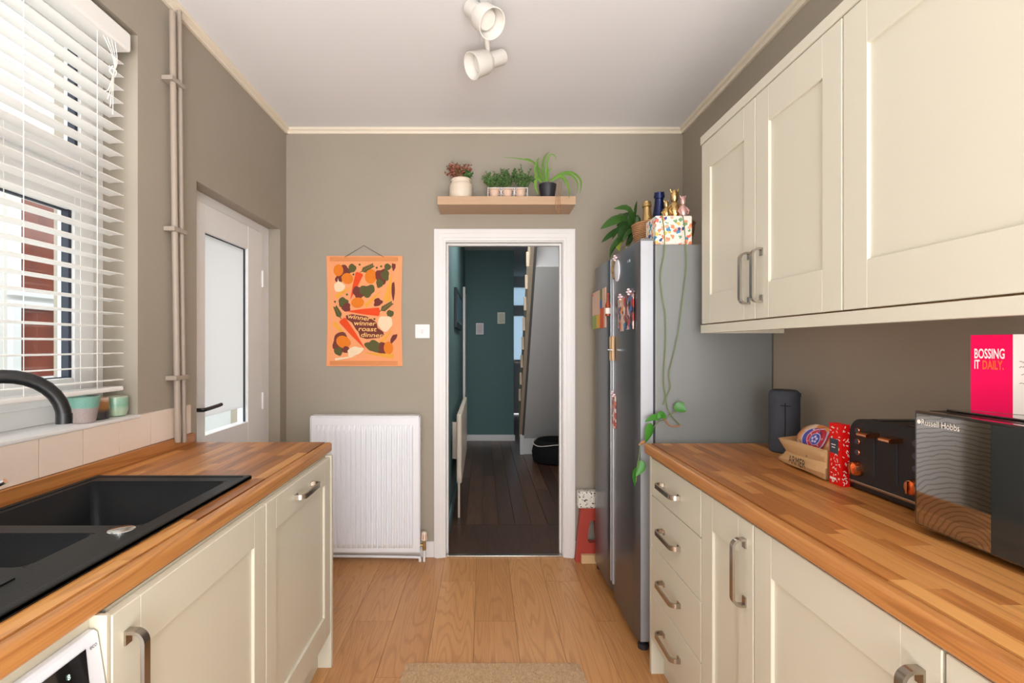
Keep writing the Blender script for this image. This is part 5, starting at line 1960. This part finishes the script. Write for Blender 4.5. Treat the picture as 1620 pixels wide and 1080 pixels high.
# toaster
ts = thing('toaster', 'black four slice toaster with copper levers and dials', 'toaster', (1.13, 1.29, ZT_R))
TX0, TX1, TY0, TY1, TZ0, TZ1 = 1.035, 1.235, 1.165, 1.418, ZT_R + .022, ZT_R + .2
b = MB()
# rounded-top body profile along Y, extruded in X
prof = [(TY0, TZ0), (TY1, TZ0)]
R_ = .045
for i in range(8):
    a = PI / 2 * i / 7
    prof.append((TY1 - R_ + R_ * math.cos(a), TZ1 - R_ + R_ * math.sin(a)))
for i in range(8):
    a = PI / 2 + PI / 2 * i / 7
    prof.append((TY0 + R_ + R_ * math.cos(a), TZ1 - R_ + R_ * math.sin(a)))
b.prism(prof, lambda u_, v_, w_: Vector((w_, u_, v_)), TX0, TX1)
b.build('body', M['toaster'], ts, ang=30)
MB().box(TX0 + .004, TX1 - .004, TY0 + .004, TY1 - .004, ZT_R + .004, TZ0, bev=.004).build('base', M['blackplastic'], ts)
MB().box(TX0 - .003, TX1, TY0 - .001, TY1 + .001, TZ0 - .002, TZ0 + .006, bev=.002).build('trim_strip', M['steel'], ts)
yc = (TY0 + TY1) / 2
for s in (-1, 1):
    MB().box(TX0 + .02, TX1 - .02, yc + s * .055 - .015, yc + s * .055 + .015, TZ1 - .001, TZ1 + .002).build('slot', M['blackplastic'], ts)
    # lever track and lever
    MB().box(TX0 - .0012, TX0 + .001, yc + s * .037 - .002, yc + s * .037 + .002, TZ0 + .03, TZ0 + .15).build('lever_track', M['gasket'], ts)
    b = MB()
    yl = yc + s * .037
    b.prism([(0, 0), (-.03, -.002), (-.036, .002), (-.036, .007), (-.03, .01), (0, .012)], lambda u_, v_, w_: Vector((TX0 + u_, w_, TZ0 + .138 + v_)), yl - .017, yl + .017)
    b.build('lever', M['copper'], ts, smooth=False)['label'] = 'copper lever'
    yd = yc + s * .093
    Mxr = Matrix(((0, 0, -1), (1, 0, 0), (0, 1, 0)))
    k_ = MB().lathe([(.021, 0), (.021, .006), (.018, .014), (.0165, .018), (.003, .019)], 24, 0, (TX0, yd, TZ0 + .04), Mxr)
    k_.box(TX0 - .027, TX0 - .012, yd - .003, yd + .003, TZ0 + .025, TZ0 + .055, bev=.002)
    k_.build('dial', M['copper'], ts)['label'] = 'copper browning dial'
    for j in range(3):
        zb_ = TZ0 + .085 + j * .03
        bt = MB().lathe([(.0085, 0), (.0085, .003), (.007, .005)], 16, 0, (TX0, yd, zb_), Mxr)
        o = bt.build('button', M['copper'], ts)
        MB().lathe([(.0068, .0052), (.0068, .0062), (.002, .0064)], 16, 0, (TX0, yd, zb_), Mxr).build('button_face', M['slatecard'], o)

# microwave
mw = thing('microwave', 'black mirror fronted microwave at the near end of the worktop', 'microwave', (1.08, .87, ZT_R))
MX, MY0, MY1, MZ0, MZ1 = .936, .64, 1.09, .935, 1.181
MB().box(MX + .022, XR - .02, MY0, MY1 - .003, MZ0, MZ1, bev=.005).build('body', M['blackplastic'], mw)
MB().box(MX + .05, XR - .03, MY0 + .03, MY1 - .02, MZ1, MZ1 + .005, bev=.002).build('top_panel', M['blackglass'], mw)
d = MB().box(MX, MX + .021, MY0, MY1, MZ0, MZ1, bev=.003).build('door', M['blackglass'], mw)
MB().box(MX - .0008, MX + .002, .925, MY1 - .006, MZ0 + .004, MZ1 - .006).build('mirror_window', M['mirrorglass'], d)['label'] = 'mirrored door window'
MB().box(MX - .0008, MX + .002, MY0 + .004, .9246, MZ0 + .004, MZ1 - .006).build('control_panel', M['ctrlglass'], d)
b = MB()
text_mesh('Russell Hobbs', b, Vector((MX - .0012, 1.07, 1.152)), (0, -1, 0), (0, 0, 1), width=.085, height=.0125, ext=.0006)
b.lathe([(.0045, 0), (.0045, .0004)], 14, 0, (MX - .0014, 1.077, 1.158), Matrix(((0, 0, -1), (1, 0, 0), (0, 1, 0))))
b.build('lettering', M['offwhite'], d, smooth=False)
for x in (MX + .05, XR - .05):
    for y in (MY0 + .04, MY1 - .04):
        MB().lathe([(.014, 0), (.016, .015)], 12, 0, (x, y, ZT_R)).build('foot', M['blackplastic'], mw)

# greeting card on the microwave
gc = thing('greeting_card', 'open hot pink greeting card standing on the microwave', 'card', (1.06, 1.0, MZ1 + .005))
ZB = MZ1 + .0055
H_ = .156
p0 = P(1547, 655, 1.03)
p1 = P(1602.5, 660, 1.0)
A_ = Vector((p0.x, 1.045, ZB))
B2 = Vector((838.5 / F * .985, .985, ZB))
C2 = Vector((1.12, .86, ZB))
def leafcard(a, c, name, m_, th=.0008):
    dv = (c - a).normalized()
    nv = Vector((dv.y, -dv.x, 0)) * th / 2
    b = MB()
    b.add([a - nv, c - nv, c + nv, a + nv, a - nv + Vector((0, 0, H_)), c - nv + Vector((0, 0, H_)), c + nv + Vector((0, 0, H_)), a + nv + Vector((0, 0, H_))],
          [(3, 2, 1, 0), (4, 5, 6, 7), (0, 1, 5, 4), (1, 2, 6, 5), (2, 3, 7, 6), (3, 0, 4, 7)])
    return b.build(name, m_, gc, smooth=False)
cov = leafcard(A_, B2, 'cover', M['pinkcard'])
dv = (B2 - A_).normalized()
wlen = (B2 - A_).length
b = MB()
text_mesh('BOSSING', b, A_ + dv * wlen * .1 + Vector((0, 0, H_ * .69)), dv, (0, 0, 1), width=wlen * .72, height=.0205, ext=.0014, m=0, bold=.022)
text_mesh('IT', b, A_ + dv * wlen * .1 + Vector((0, 0, H_ * .555)), dv, (0, 0, 1), width=wlen * .13, height=.0185, ext=.0014, m=0, bold=.022)
text_mesh('DAILY.', b, A_ + dv * wlen * .3 + Vector((0, 0, H_ * .55)), dv, (0, 0, 1), width=wlen * .5, height=.0185, ext=.0014, m=1, bold=.022)
b.build('lettering', [M['pinkwhite'], M['orangeprint']], cov, smooth=False)
ins = leafcard(B2, C2, 'back_leaf', M['cardinside'])
dv2 = (C2 - B2).normalized()
b = MB()
rnd = random.Random(3)
nrm2 = dv2.cross(Vector((0, 0, 1)))
for k, zf in enumerate((.66, .6, .51, .39)):
    x = .06
    pts = []
    while x < .95:
        if rnd.random() < .82:
            pts.append(B2 + dv2 * (C2 - B2).length * x + Vector((0, 0, H_ * zf + rnd.uniform(-.0025, .003))) + nrm2 * .0012)
        elif len(pts) > 3:
            b.tube(pts, .0004, 4)
            pts = []
        x += .018
    if len(pts) > 2:
        b.tube(pts, .0004, 4)
b.build('handwriting', M['ink'], ins, smooth=False)

# ---------------------------------------------------------------- ceiling spotlights
cl = thing('ceiling_spotlight_bar', 'white ceiling spotlight bar with two swivel heads', 'ceiling light', (.012, 1.85, ZC))
MB().box(-.012, .036, 1.3, 2.225, ZC - .022, ZC - .001, bev=.004).build('bar', M['white'], cl)
enamel = mat('ivory_enamel', (234, 229, 221), .35)
def spot(cx, cy, cz, dirv, armx, army):
    ax = Vector(dirv).normalized()
    q = Vector((0, 0, 1)).rotation_difference(ax).to_matrix()
    c = Vector((cx, cy, cz))
    b = MB()
    b.lathe([(.002, -.128), (.03, -.126), (.034, -.118), (.034, -.05), (.036, -.045), (.04, -.042), (.051, -.02), (.055, .045), (.056, .052), (.053, .052), (.05, .03), (.048, -.005), (.038, -.03), (.004, -.032)], 28, 0, c, q)
    hd = b.build('lamp_head', enamel, cl)
    MB().lathe([(.02, -.028), (.036, -.008), (.04, .004), (.034, .014), (.016, .02), (.002, .021)], 22, 0, c, q).build('bulb', mat('pearl_bulb', (226, 222, 214), .35), hd)
    a = Vector((armx, army, ZC - .022))
    e = c - ax * .045
    MB().tube([a, a.lerp(e, .5), e], [.011, .0095, .0095], 10).build('arm', enamel, cl)
q1 = P(770, 30, 1.93)
q2 = P(761, 100, 2.19)
spot(q1.x - .004, 1.93, q1.z, (.46, -.5, -.66), .005, 1.97)
spot(q2.x, 2.19, q2.z, (-.78, -.41, -.46), .017, 2.2)
